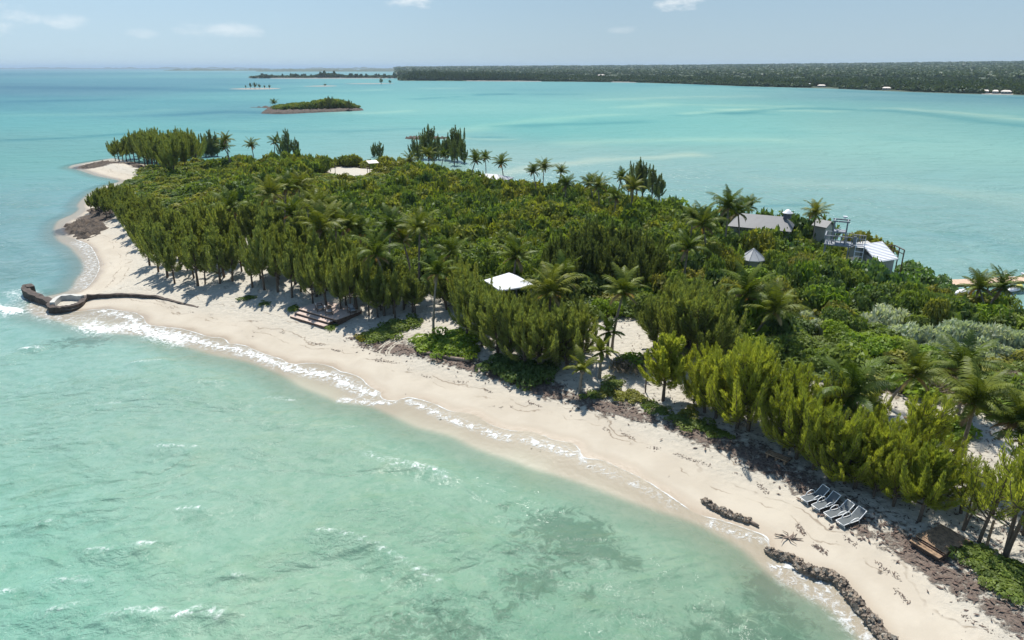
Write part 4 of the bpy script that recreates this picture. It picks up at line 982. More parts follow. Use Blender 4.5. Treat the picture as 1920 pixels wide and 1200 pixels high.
# ------------------------------------------------------------------ materials of the built things
M_WHITE = simple_mat('white_painted_metal', (.82, .82, .84), .5, var=.05, nscale=1.5)
M_GREYR = simple_mat('grey_metal_roof', (.13, .135, .145), .6, var=.08, nscale=1.2)
M_LGREY = simple_mat('pale_grey_roof', (.34, .355, .37), .5, var=.08, nscale=1.5)
M_WOOD = simple_mat('weathered_wood', (.33, .215, .13), .85, var=.25, nscale=5, bump=.01)
M_DECK = simple_mat('pinkish_deck_boards', (.56, .43, .36), .8, var=.10, nscale=4, bump=.006)
M_DKWOOD = simple_mat('dark_wood', (.14, .085, .06), .85, var=.2, nscale=5)
M_DOCK = simple_mat('tan_boards', (.60, .43, .30), .8, var=.10, nscale=3)
M_GWOOD = simple_mat('grey_painted_wood', (.27, .29, .32), .7, var=.10, nscale=3)
M_FRAME = simple_mat('white_plastic', (.82, .82, .80), .4, var=.03)
M_SLING = simple_mat('grey_sling_fabric', (.095, .11, .118), .75, var=.08, nscale=30)
M_STONE = simple_mat('dark_beach_stone', (.30, .24, .18), .9, var=.2, nscale=2.4, bump=.05, col2=(.12, .095, .075))
M_STONE2 = simple_mat('pale_beach_stone', (.36, .32, .26), .9, var=.2, nscale=3, bump=.04, col2=(.16, .13, .10))
M_ROCK = simple_mat('black_shore_rock', (.105, .08, .06), .95, var=.2, nscale=1.2, bump=.12, col2=(.035, .028, .024))
M_CEM = simple_mat('pale_cement', (.50, .49, .45), .85, var=.08, nscale=1.5)
M_WALLD = simple_mat('dark_wet_wall', (.10, .075, .06), .9, var=.2, nscale=2.2, bump=.05, col2=(.04, .032, .028))
M_DRIFT = simple_mat('driftwood', (.30, .23, .18), .9, var=.2, nscale=4, bump=.02)
M_PINK = simple_mat('pale_canvas', (.74, .66, .58), .8, var=.04)
M_DARKC = simple_mat('dark_cloth', (.05, .05, .06), .9, var=.1)
M_SKIN = simple_mat('skin', (.42, .27, .19), .6, var=.03)
M_HAIR = simple_mat('dark_hair', (.03, .022, .018), .7, var=.1)
M_WALL = simple_mat('pale_house_wall', (.40, .39, .36), .8, var=.05)
M_GLASS = simple_mat('dark_window_glass', (.04, .05, .06), .15, var=.02)
M_YEL = simple_mat('yellow_plastic', (.68, .62, .12), .4, var=.03)

def dirs(a, b):
    d = np.array(b[:2], float) - np.array(a[:2], float); L = float(np.hypot(*d)); return d / L, L

def noisy(me, amp, sc, seed=0):
    """roughen a mesh"""
    n = len(me.vertices); co = np.empty(n * 3, np.float32); me.vertices.foreach_get('co', co); co = co.reshape(-1, 3)
    r = np.random.default_rng(seed); d = np.zeros((n, 3))
    for k in range(10):
        w_ = r.normal(size=3) * 6.28 / sc * r.uniform(.5, 1.6); d += np.sin(co @ w_ + r.uniform(0, 6.28))[:, None] * r.normal(size=3) / 3.2
    me.vertices.foreach_set('co', (co + d * amp).astype(np.float32).ravel()); me.update()

# --- sun loungers on the beach
def lounger_meshes():
    fr, sl = MB(), MB()
    W, L = .29, 1.95
    prof = [(0, .30), (.35, .335), (.8, .32), (1.18, .34), (1.35, .46), (1.55, .65), (1.75, .86)]
    for s in (-1, 1):
        y = s * W
        fr.tube([(x, y, z) for x, z in prof], .026, 6)
        fr.tube([(.02, y, .30), (.10, y * 1.08, .14), (.13, y * 1.1, 0)], .024, 6)                              # front leg
        fr.tube([(.42, y, .30), (.62, y * 1.12, .52), (.86, y * 1.14, .60), (1.10, y * 1.12, .56), (1.24, y * 1.1, .30), (1.28, y * 1.1, 0)], .027, 6)   # arched arm and rear leg
        fr.tube([(1.28, y * 1.05, .05), (1.62, y, .03)], .018, 5)
    fr.tube([(1.75, -W, .86), (1.75, W, .86)], .026, 6); fr.tube([(0, -W, .30), (0, W, .30)], .026, 6)
    fr.tube([(1.28, -W, .10), (1.28, W, .10)], .018, 5); fr.tube([(.13, -W, .10), (.13, W, .10)], .018, 5)
    def sheet(a, b):
        m = MB(); q = [(x, z) for x, z in prof if a - .01 <= x <= b + .01]
        for k in range(len(q) - 1):
            (x0, z0), (x1, z1) = q[k], q[k + 1]; y = W - .02
            m.prism([(x0, -y, z0 - .012), (x1, -y, z1 - .012), (x1, y, z1 - .012), (x0, y, z0 - .012)], [(x0, -y, z0 + .012), (x1, -y, z1 + .012), (x1, y, z1 + .012), (x0, y, z0 + .012)])
        return m
    return fr.mesh('lounger_frame', M_FRAME, True), sheet(0, 1.18).mesh('lounger_seat', M_SLING), sheet(1.18, 1.75).mesh('lounger_backrest', M_SLING)
LM_ = lounger_meshes()
for k, (px, py, lb) in enumerate(((1505, 943, 'grey sling sun lounger with white frame, farthest from the stone wall, partly in tree shade'), (1526, 957, 'grey sling sun lounger second along the row from the shaded end'), (1549, 971, 'grey sling sun lounger third along the row from the shaded end'), (1572, 987, 'grey sling sun lounger nearest the wooden platform'))):
    ga, gb = G(1505, 944), G(1573, 988); g = ga + (gb - ga) * (k / 3); g.z = terr(g.x, g.y); g2 = g + (G(1602, 976) - gb)
    a = math.atan2(g2.y - g.y, g2.x - g.x) + (.0, .05, -.02, .03)[k]
    o = thing('sun_lounger', lb, 'sun lounger', (g.x, g.y, g.z - .01), a, 'sun loungers on the beach', .9)
    for nm, me in zip(('frame', 'seat', 'backrest'), LM_):
        add(nm, me, o)

# --- weathered platform, right
def platform():
    c = [G(1705, 1022), G(1760, 1056), G(1825, 1011), G(1748, 994)]
    u, L = dirs(c[0], c[1]); v = np.array((-u[1], u[0])); 
    if v[0] < 0:
        v = -v
    Wd = 2.45; z = c[0].z + .22
    o = thing('wooden_platform', 'weathered brown wooden platform under a casuarina above the beach', 'platform', (c[0].x, c[0].y, max(c[0].z, max(q.z for q in c) - .20)), math.atan2(u[1], u[0]))
    sgn = 1 if (-u[1], u[0])[0] * v[0] + (-u[1], u[0])[1] * v[1] > 0 else -1
    m = MB(); n = 15
    for k in range(n):
        y = sgn * (.34 + k * (Wd - .3) / n + .08); m.box((L / 2 + random.uniform(-.03, .03), y, .30 + random.uniform(-.006, .006)), (L + random.uniform(-.06, .1), (Wd - .3) / n * .80, .045))
    add('deck_boards', m.mesh('platform_boards', M_WOOD), o)
    m = MB()
    for k in range(2):
        m.box((L / 2, sgn * (-.02 + k * .17), .17), (L, .155, .045))
    add('step', m.mesh('platform_step', M_WOOD), o)
    m = MB()
    for x in (.06, L / 2, L - .06):
        m.box((x, sgn * (Wd / 2 + .2), .2), (.07, Wd - .35, .14))
    m.box((L / 2, sgn * .30, 0), (L, .05, .5)); m.box((L - .03, sgn * (Wd / 2 + .2), 0), (.06, Wd - .4, .52)); m.box((.03, sgn * (Wd / 2 + .2), 0), (.06, Wd - .4, .52)); m.box((L / 2, sgn * .06, -.06), (L - .1, .04, .4))
    add('joists', m.mesh('platform_joists', M_DKWOOD), o)
platform()

# --- stepped deck with chairs
DK = {}
def stepped_deck():
    a, b = G(543.5, 596), G(608, 617)
    u, L = dirs(a, b); v = np.array((-u[1], u[0])); sgn = 1
    if v[1] < 0:
        v = -v; sgn = -1
    z0 = min(a.z, b.z) - .1
    rz = math.atan2(u[1], u[0])
    o = thing('stepped_deck', 'low stepped wooden deck with pinkish boards in front of the casuarina grove', 'deck', (a.x, a.y, z0), rz)
    x0, y0 = .0, 0.0
    lev = [(.0, .55, .36), (.55, 1.10, .58), (1.10, 4.3, .80)]
    for k, (ya, yb, h) in enumerate(lev):
        m = MB(); n = max(3, int((yb - ya) / .19)); ext = (0, 0, .55)[k]
        for i in range(n):
            w_ = (yb - ya) / n; m.box((L / 2 + ext / 2, sgn * (ya + (i + .5) * w_), h), (L + ext, w_ * .93, .05))
        add('step' if k < 2 else 'deck_boards', m.mesh('deck_step' if k < 2 else 'deck_boards', M_DECK), o)
    m = MB()
    for k, (ya, yb, h) in enumerate(lev):
        ext = (0, 0, .55)[k]
        m.box((L / 2 + ext / 2, sgn * (ya + .05), h - .135), (L + ext - .03, .05, .215))
        for x in (.04, L + ext - .04):
            m.box((x, sgn * ((ya + yb) / 2 + .04), (h - .03) / 2 - .05), (.05, yb - ya - .09, h))
    add('risers', m.mesh('deck_risers', M_DKWOOD), o)
    DK.update(a=np.array((a.x, a.y)), u=u, v=v, z=z0 + .825, rz=rz)
stepped_deck()
def chair_meshes():
    f, c, b = MB(), MB(), MB()
    for x in (-.30, .30):
        for y in (-.28, .30):
            f.box((x, y, .31 if y < 0 else .40), (.06, .06, .62 if y < 0 else .80))
        f.box((x, 0, .645), (.09, .66, .05)); f.box((x, 0, .26), (.05, .52, .06))
    f.box((0, -.28, .26), (.54, .05, .06)); f.box((0, .30, .76), (.54, .05, .06)); f.box((0, .30, .26), (.54, .05, .06))
    c.box((0, -.01, .36), (.52, .52, .13))
    b.prism([(-.26, .20, .43), (.26, .20, .43), (.26, .27, .43), (-.26, .27, .43)], [(-.26, .30, .86), (.26, .30, .86), (.26, .37, .86), (-.26, .37, .86)])
    return f, c, b
f_, c_, b_ = chair_meshes(); M_CUSH = simple_mat('grey_cushion', (.30, .31, .33), .9, var=.06); CHM = (f_.mesh('chair_frame', M_DKWOOD), c_.mesh('chair_seat_cushion', M_CUSH), b_.mesh('chair_back_cushion', M_CUSH))
for lx, ly, ra, lb in ((2.25, 1.9, 2.7, 'dark framed armchair with grey cushions on the stepped deck, nearer the deck middle'), (3.75, 1.75, 2.5, 'dark framed armchair with grey cushions on the stepped deck near its front right corner'), (5.4, 3.2, 1.2, 'dark armchair at the shaded back right corner of the stepped deck')):
    q = DK['a'] + DK['u'] * lx + DK['v'] * ly
    o = thing('armchair', lb, 'chair', (q[0], q[1], DK['z']), DK['rz'] + ra)
    for nm, me in zip(('frame', 'seat_cushion', 'back_cushion'), CHM):
        add(nm, me, o)
q = DK['a'] + DK['u'] * 3.0 + DK['v'] * 2.35
o = thing('side_table', 'small low dark table between the two armchairs on the stepped deck', 'table', (q[0], q[1], DK['z']), DK['rz'] + .3)
m = MB(); m.box((0, 0, .44), (.5, .5, .04)); add('tabletop', m.mesh('tabletop', M_WOOD), o)
m0 = MB(); m0.box((0, 0, .21), (.05, .05, .42)); mm = m0.mesh('table_leg', M_DKWOOD)
for x in (-.2, .2):
    for y in (-.2, .2):
        add('leg', mm, o, (x, y, 0))

# --- stone walls: a rough core with a skin of stones
def stone_line(name, px_line, width, height, label, n_st, mat=None, cat_='stone wall', seed=1, base=-.35):
    r = np.random.default_rng(seed)
    pl = [G(*p) for p in px_line]; pts3 = cat([tuple(p) for p in pl], 4)
    o = tag(add(name, None, None, tuple(pts3[0])), label, cat_)
    org = pts3[0]; m = MB(); n2 = MB()
    hs = lambda k: height * (.75 + .35 * math.sin(k * 1.7 + seed) * math.sin(k * .6))
    rings = []
    for k, p in enumerate(pts3):
        d = pts3[min(k + 1, len(pts3) - 1)] - pts3[max(k - 1, 0)]; d[2] = 0; d = d / max(np.linalg.norm(d), 1e-6); s = np.array([-d[1], d[0], 0]) * width / 2
        q = p - org
        rings.append([tuple(q + s * 1.15 + (0, 0, base)), tuple(q + s * .8 + (0, 0, hs(k) * .8)), tuple(q + (0, 0, hs(k))), tuple(q - s * .8 + (0, 0, hs(k) * .8)), tuple(q - s * 1.15 + (0, 0, base))])
    for k in range(len(rings) - 1):
        i = len(m.v); m.v += rings[k] + rings[k + 1]
        m.f += [(i + j, i + j + 1, i + 6 + j, i + 5 + j) for j in range(4)]
    L = np.concatenate([[0], np.cumsum(np.linalg.norm(np.diff(pts3[:, :2], axis=0), axis=1))])
    for _ in range(n_st):
        t = r.uniform(0, L[-1]); p = np.array([np.interp(t, L, pts3[:, j]) for j in range(3)]) - org
        k = np.searchsorted(L, t) - 1; k = max(k, 0); d = pts3[min(k + 1, len(pts3) - 1)] - pts3[k]; d[2] = 0; d /= max(np.linalg.norm(d), 1e-6); s = np.array([-d[1], d[0], 0])
        a = r.uniform(-1.25, 1.25); off = s * math.sin(a) * width * .55 + np.array([0, 0, hs(k) * (.25 + .72 * math.cos(a))])
        c = p + off + r.normal(0, .02, 3); sz = r.uniform(.07, .17) * (1 + width * .2) * (1.4 if r.random() < .12 else 1)
        B = np.array([(-1, -1, -1), (1, -1, -1), (1, 1, -1), (-1, 1, -1), (-1, -1, 1), (1, -1, 1), (1, 1, 1), (-1, 1, 1)], float) * np.array([1, .75, .6]) * r.uniform(.6, 1.1, (8, 1)) * sz * .6
        q_, _r = np.linalg.qr(r.normal(size=(3, 3))); B = B @ q_ + c
        tgt = m if r.random() < .72 else n2
        i = len(tgt.v); tgt.v += [tuple(x) for x in B]
        tgt.f += [tuple(i + j for j in f) for f in ((0, 3, 2, 1), (4, 5, 6, 7), (0, 1, 5, 4), (1, 2, 6, 5), (2, 3, 7, 6), (3, 0, 4, 7))]
    me = m.mesh(name, None); me.materials.append(mat or M_STONE); me.materials.append(M_STONE2)
    nv, nf = len(m.v), len(m.f)
    if n2.v:
        allv = m.v + n2.v; allf = m.f + [tuple(j + nv for j in f) for f in n2.f]
        me = raw_mesh(name, allv, allf, None); me.materials.append(mat or M_STONE); me.materials.append(M_STONE2)
        mi = np.zeros(len(allf), np.int32); mi[nf:] = 1; me.polygons.foreach_set('material_index', mi)
    o.data = me if False else None
    COL.objects.unlink(o); bpy.data.objects.remove(o)
    o = add(name, me, None, tuple(org)); return tag(o, label, cat_)
stone_line('stone_groyne', [(1320, 940), (1330, 949), (1350, 960), (1372, 969), (1395, 977), (1405, 980)], .30, .28, 'short dark stone groyne lying alone at the water edge with a pole at its end', 240, seed=3)
m = MB(); a, b = G(1398, 976), G(1422, 989); m.tube([(a.x, a.y, a.z + .12), (b.x, b.y, b.z + .1)], [.11, .07], 8)
tag(add('driftwood_log', m.mesh('driftwood_log', M_DRIFT, True)), 'smooth driftwood pole lying off the landward end of the short stone groyne', 'driftwood')
stone_line('stone_groyne', [(1441, 1033), (1447, 1041), (1460, 1046), (1478, 1050), (1492, 1055), (1499, 1060)], .36, .34, 'curved stone groyne hooked at its tip, joining the long seawall', 230, seed=5)
stone_line('seawall', [(1492, 1060), (1510, 1074), (1535, 1081), (1558, 1085), (1575, 1098), (1592, 1120), (1612, 1145), (1634, 1170), (1656, 1198), (1690, 1236), (1740, 1290)], .50, .46, 'long rough stone seawall holding the beach above the foam', 900, seed=8)
m = MB(); g = G(1478, 1010)
for k in range(7):
    a = k * 1.1 + .3; p = [Vector((0, 0, .05)), Vector((.35 * math.cos(a), .28 * math.sin(a), .14)), Vector((.75 * math.cos(a + .3), .6 * math.sin(a + .3), .08))]
    m.tube(p, [.04, .03, .012], 5)
m.tube([(-.6, .35, .05), (0, 0, .08), (.7, -.3, .06)], [.03, .06, .03], 6)
tag(add('driftwood_branch', m.mesh('driftwood_branch', M_DRIFT), None, (g.x, g.y, g.z)), 'branching piece of driftwood on the sand between the two stone groynes', 'driftwood')
m = MB(); a, b = G(790, 664), G(882, 678)
m.tube([(a.x + (b.x - a.x) * t, a.y + (b.y - a.y) * t + .12 * math.sin(5 * t), terr(a.x + (b.x - a.x) * t, a.y + (b.y - a.y) * t) + .13) for t in np.linspace(0, 1, 9)], list(np.linspace(.09, .17, 9)), 8)
tag(add('driftwood_log', m.mesh('driftwood_log', M_DRIFT, True)), 'long driftwood log along the foot of the bright green mound', 'driftwood')

# --- curved breakwater, left
def wall_strip(mb, pts, z0s, z1s, w_):
    n = len(pts)
    for k in range(n - 1):
        p, q = np.array(pts[k]), np.array(pts[k + 1]); 
        def side(j):
            d = np.array(pts[min(j + 1, n - 1)]) - np.array(pts[max(j - 1, 0)]); d = d / np.hypot(*d); return np.array([-d[1], d[0]]) * w_ / 2
        s, e = side(k), side(k + 1)
        c = lambda a, z: (a[0], a[1], z)
        i = len(mb.v); mb.v += [c(p + s, z0s[k]), c(p - s, z0s[k]), c(q - e, z0s[k + 1]), c(q + e, z0s[k + 1]), c(p + s, z1s[k]), c(p - s, z1s[k]), c(q - e, z1s[k + 1]), c(q + e, z1s[k + 1])]
        mb.f += [(i + 4, i + 5, i + 6, i + 7), (i, i + 3, i + 7, i + 4), (i + 1, i + 5, i + 6, i + 2)]
        if k == 0:
            mb.f.append((i, i + 4, i + 5, i + 1))
        if k == n - 2:
            mb.f.append((i + 3, i + 2, i + 6, i + 7))
o = thing('breakwater', 'curved dark breakwater with a sand-filled basin at the beach point', 'breakwater', (*P(97, 586), 0))
org = np.array(P(97, 586))
def loc2(lst, z=0.0, n=4):
    return [tuple(p - org) for p in cat([P(*q, z) for q in lst], n)]
m = MB(); arm = loc2([(61, 549), (54, 544), (50, 549), (56, 556), (70, 562), (85, 568), (100, 574)], .2)
wall_strip(m, arm, [-1.0] * len(arm), list(np.linspace(.95, .75, len(arm))), .75)
me = m.mesh('breakwater_arm', M_WALLD); noisy(me, .06, .9, 2); add('arm', me, o)
m = MB(); fr_ = loc2([(100, 574), (95, 578), (98, 584), (112, 585), (130, 583.5), (147, 579), (157, 572), (160, 566), (166, 562)], .2)
wall_strip(m, fr_, [-1.0] * len(fr_), [.78] * len(fr_), .55)
me = m.mesh('breakwater_basin_wall', M_WALLD); noisy(me, .05, .8, 4); add('basin_wall', me, o)
m = MB(); lin_ = loc2([(99, 574), (106, 567), (114, 562), (125, 560), (140, 560), (156, 561.5)], .6)
wall_strip(m, lin_, [-.4] * len(lin_), [1.05] * len(lin_), .45)
me = m.mesh('breakwater_lining', M_CEM); noisy(me, .03, 1.0, 6); add('cement_lining', me, o)
inn = loc2([(102, 574), (108, 568), (118, 565), (140, 564), (156, 565), (156, 571), (146, 577), (130, 581), (112, 582), (101, 580)], .45, 3)
me = raw_mesh('basin_sand', [(x, y, .48) for x, y in inn], [tuple(range(len(inn)))], bpy.data.materials['sand']); 
for nm_, val in (('dry', 1.0), ('du', 9.0), ('wrack', 0), ('litter', 0), ('rock', 0)):
    fattr(me, nm_, [val] * len(inn))
add('sand_fill', me, o)
m = MB(); tl = [tuple(np.array(q[:2])) for q in cat([tuple(G(*q)) for q in ((164, 563), (180, 559.5), (205, 558), (240, 556.5), (270, 558), (297, 559.5), (312, 562), (330, 566), (350, 571), (372, 576))], 3)]
tz = [terr(*q) for q in tl]; hh_ = np.interp(np.linspace(0, 1, len(tl)), [0, .1, .5, .62, .8, 1], [.65, .45, .30, .14, .07, .03])
wall_strip(m, tl, [z - .4 for z in tz], [z + h for z, h in zip(tz, hh_)], .32)
me = m.mesh('low_wall', M_WALLD); noisy(me, .03, .8, 9)
tag(add('low_beach_wall', me), 'thin low dark wall tailing off across the sand from the breakwater basin', 'wall')

# --- shore rocks
def rock_shelf(px_poly, h, label, seed, amp=.35):
    poly = cat([tuple(G(*p)[:2]) for p in px_poly + px_poly[:1]], 4)[:-1]
    x0, y0 = poly.min(0) - .5; x1, y1 = poly.max(0) + .5
    st = .28 if (x1 - x0) < 14 else .4
    X, Y = np.meshgrid(np.arange(x0, x1, st), np.arange(y0, y1, st)); d = poly_dist(X, Y, poly, True) + .35 * fnoise(X, Y, 2.0, 8, seed)
    Z = gsample(HZ, X, Y) - .15 + sm(d, -.2, .9) * h * (.55 + .25 * fnoise(X, Y, 1.3, 10, seed + 3) + .3 * fnoise(X, Y, .75, 8, seed + 7) * amp / .35)
    idx = np.arange(X.size).reshape(X.shape); q = (d[:-1, :-1] > -.6)
    j, i = np.nonzero(q); f = np.stack([idx[j, i], idx[j, i + 1], idx[j + 1, i + 1], idx[j + 1, i]], 1)
    u_, inv = np.unique(f, return_inverse=True)
    v = np.stack([X.ravel()[u_], Y.ravel()[u_], Z.ravel()[u_]], 1)
    return tag(add('rock_outcrop', raw_mesh('rock_outcrop', v, inv.reshape(-1, 4), M_ROCK)), label, 'rocks')
rock_shelf([(118, 430), (130, 421), (150, 414), (172, 413), (195, 420), (205, 428), (188, 438), (176, 443), (160, 452), (145, 446), (128, 438)], .8, 'black jagged rock outcrop at the beach corner below the grove', 2)
rock_shelf([(150, 312), (165, 308), (185, 304), (205, 303), (203, 307), (190, 312), (172, 315), (155, 316)], .5, 'dark rock shelf at the tip of the far sand spit', 12)
rock_shelf([(232, 305), (250, 304), (272, 311), (295, 320), (318, 331), (326, 337), (308, 332), (285, 324), (262, 315), (243, 311)], .45, 'dark rocky weed bank under the far casuarina clump', 22)
rock_shelf([(160, 396), (175, 390), (195, 392), (200, 402), (185, 408), (168, 404)], .6, 'black rocks under the outermost casuarinas of the grove', 32)

# --- buildings on the island
def pyramid(name, c, half, zb, zt, rz, mat_roof, label, post=True, wall=None, n=4, cat_='pavilion', overlap=.0):
    g = terr(*c)
    o = thing(name, label, cat_, (c[0], c[1], g), rz)
    m = MB(); ring = [(half * 1.414 * math.cos(2 * math.pi * (k + .5) / n) if n == 4 else half * math.cos(2 * math.pi * k / n), half * 1.414 * math.sin(2 * math.pi * (k + .5) / n) if n == 4 else half * math.sin(2 * math.pi * k / n)) for k in range(n)]
    i = 0; m.v = [(x, y, zb - g) for x, y in ring] + [(x, y, zb - g - .12) for x, y in ring] + [(0, 0, zt - g)]
    for k in range(n):
        m.f += [(k, (k + 1) % n, 2 * n), (n + k, n + (k + 1) % n, (k + 1) % n, k)]
    m.f.append(tuple(range(2 * n - 1, n - 1, -1)))
    rf = add('roof', m.mesh(name + '_roof', mat_roof), o)
    for k in range(n if n > 4 else 0):
        rb = MB(); x, y = ring[k]; rb.beam((x, y, zb - g + .02), (0, 0, zt - g + .02), .06, .05); 
        if k == 0:
            allr = MB()
        allr.v, off_ = allr.v + rb.v, len(allr.v); allr.f += [tuple(j + off_ for j in f) for f in rb.f]
    if n > 4:
        add('ridge_caps', allr.mesh('ridge_caps', mat_roof), rf)
    m = MB(); m.box((0, 0, (zb - g - .1) / 2), (.14, .14, zb - g - .1)); pm = m.mesh('post', M_GWOOD)
    if post:
        for k in range(n):
            add('post', pm, o, (ring[k][0] * .86, ring[k][1] * .86, 0))
    if wall:
        m = MB(); m.prism([(x * .8, y * .8, -.2) for x, y in ring], [(x * .8, y * .8, zb - g - .125) for x, y in ring]); add('wall', m.mesh('wall', wall), o)
    return o
pl_, pr_, pf_ = (np.array(P(*q, 4.75)) for q in ((906, 525), (1004, 535), (950, 544)))
cen = (pl_ + pr_) / 2; dv_ = pr_ - pl_; half = np.hypot(*dv_) / 2 / 1.414 * .97
pyramid('pavilion', cen, half, 4.75, 5.75, math.atan2(dv_[1], dv_[0]) - math.pi / 4, M_WHITE, 'open pavilion with a bright white pyramid roof among casuarinas')
cc = np.array(P(1411, 484, 4.35)); pyramid('round_hut', cc, 1.45, 4.35, 5.45, .2, M_LGREY, 'small hut with a grey conical roof half sunk in the scrub', False, M_WALL, 8, 'hut')
def gable(name, A, B, width, zr, ze, label, cat_, mat_roof, front=1, ribs=0, hip=0.0):
    """ridge from A to B (plan points)"""
    A, B = np.array(A), np.array(B); c = (A + B) / 2; u, L = dirs(A, B); g = terr(*c)
    o = thing(name, label, cat_, (c[0], c[1], g), math.atan2(u[1], u[0])); h = L / 2; w_ = width / 2
    zr, ze = zr - g, ze - g
    t_ = .08
    for s in (-1, 1):
        m = MB()
        a0, b0, c0, d0 = (-h + hip, 0, zr), (h - hip, 0, zr), (h, s * w_, ze), (-h, s * w_, ze)
        lo = [(x, y, z - t_) for x, y, z in (a0, b0, c0, d0)]
        m.prism(lo, [a0, b0, c0, d0])
        if ribs:
            for k in range(ribs + 1):
                t = k / ribs; x = -h + .03 + (L - .06) * t
                m.beam((x, 0, zr + .03), (x, s * w_, ze + .03), .045, .05)
        rf = add('roof_slope', m.mesh('roof_slope', mat_roof), o)
    if hip:
        for e in (-1, 1):
            m = MB(); tri = [(e * (h - hip), 0, zr), (e * h, w_, ze), (e * h, -w_, ze)]
            m.prism([(x, y, z - t_) for x, y, z in tri], tri); add('hip_end', m.mesh('hip_end', mat_roof), o)
    m = MB(); hw, hh = h - .25, w_ - .25
    if hip:
        m.box((0, 0, (ze - .1) / 2 - .1), (2 * hw, 2 * hh, ze - .1 + .1))
        add('wall', m.mesh('wall', M_WALL), o)
    else:
        zz = zr - t_ - (zr - ze) * 0.02 - .05; zq = ze + (zr - ze) * .25 / w_ - t_ - .05
        m.prism([(-hw, -hh, -.2), (-hw, hh, -.2), (-hw, hh, zq), (-hw, 0, zz), (-hw, -hh, zq)], [(hw, -hh, -.2), (hw, hh, -.2), (hw, hh, zq), (hw, 0, zz), (hw, -hh, zq)])
        add('wall', m.mesh('wall', M_WALL), o)
    for s in (-1, 1):
        for x in np.linspace(-hw * .6, hw * .6, max(1, int(L / 3))):
            m = MB(); m.box((x, s * (hh + .02), min(1.5, ze * .55)), (.9, .05, 1.0)); wn = add('window', m.mesh('window', M_FRAME), o)
            m = MB(); m.box((x, s * (hh + .05), min(1.5, ze * .55)), (.78, .02, .88)); add('pane', m.mesh('pane', M_GLASS), wn)
    return o, (u, L, g)
ha, hb = np.array(P(1372, 398, 6.3)), np.array(P(1490, 408, 6.3))
ho, (hu, hL, hg) = gable('beach_house', ha, hb, 5.0, 6.3, 5.0, 'long house with a grey metal roof and a dark cupola by the lagoon', 'house', M_GREYR, hip=1.2)
hn = np.array((hu[1], -hu[0])); hn = hn if hn[1] < 0 else -hn; hc = (ha + hb) / 2
for k in range(8):
    for row, (off, h_) in enumerate(((3.4, 3.3), (5.2, 3.0))):
        q_ = hc + hu * (-4.8 + k * 1.35 + row * .8) + hn * off
        shrub('leafy', ('dark', 'grape')[row], q_[0], q_[1], 1.5, h_ * random.uniform(.9, 1.08), 'glossy sea grape pressed against the front wall of the long grey house', 'sea grapes against the long grey house', 'sea_grape')
cq = np.array(P(1476, 407, 6.3)); dloc = float(np.dot(cq - (ha + hb) / 2, hu))
m = MB(); n = 8; cup = add('cupola', None, ho, (dloc, 0, 6.15 - hg))
m.prism([(.5 * math.cos(k * .785), .5 * math.sin(k * .785), 0) for k in range(8)], [(.46 * math.cos(k * .785), .46 * math.sin(k * .785), .62) for k in range(8)]); cup.data = None
cb = m.mesh('cupola', simple_mat('dark_grey_paint', (.10, .11, .14), .6, var=.05)); bpy.data.objects.remove(cup)
cup = add('cupola', cb, ho, (dloc, 0, 6.15 - hg))
m = MB(); m.prism([(.68 * math.cos(k * .785), .68 * math.sin(k * .785), .62) for k in range(8)], [(.64 * math.cos(k * .785), .64 * math.sin(k * .785), .72) for k in range(8)])
i0 = len(m.v); m.v += [(.5 * math.cos(k * .785), .5 * math.sin(k * .785), .721) for k in range(8)] + [(.25 * math.cos(k * .785), .25 * math.sin(k * .785), 1.05) for k in range(8)] + [(0, 0, 1.14)]
m.f += [(i0 + k, i0 + (k + 1) % 8, i0 + 8 + (k + 1) % 8, i0 + 8 + k) for k in range(8)] + [(i0 + 8 + k, i0 + 8 + (k + 1) % 8, i0 + 16) for k in range(8)]
add('cap', m.mesh('cupola_cap', M_WHITE, True), cup)
gable('small_house', P(1532, 410, 5.5), P(1560, 415, 5.5), 2.2, 5.5, 4.8, 'small grey-roofed house behind the palm beside the lookout tower', 'house', M_GREYR)
gable('cottage', P(892, 324, 4.9), P(952, 328, 4.9), 6.0, 4.9, 4.0, 'cottage with a low pale grey hipped roof beneath dark lagoon palms', 'house', M_LGREY, hip=2.2)
gable('ribbed_roof_house', P(1612, 472, 6.25), P(1654, 452, 6.25), 7.6, 6.35, 4.45, 'house with a big ribbed white metal roof beside the lookout tower', 'house', M_WHITE, ribs=0) if False else None
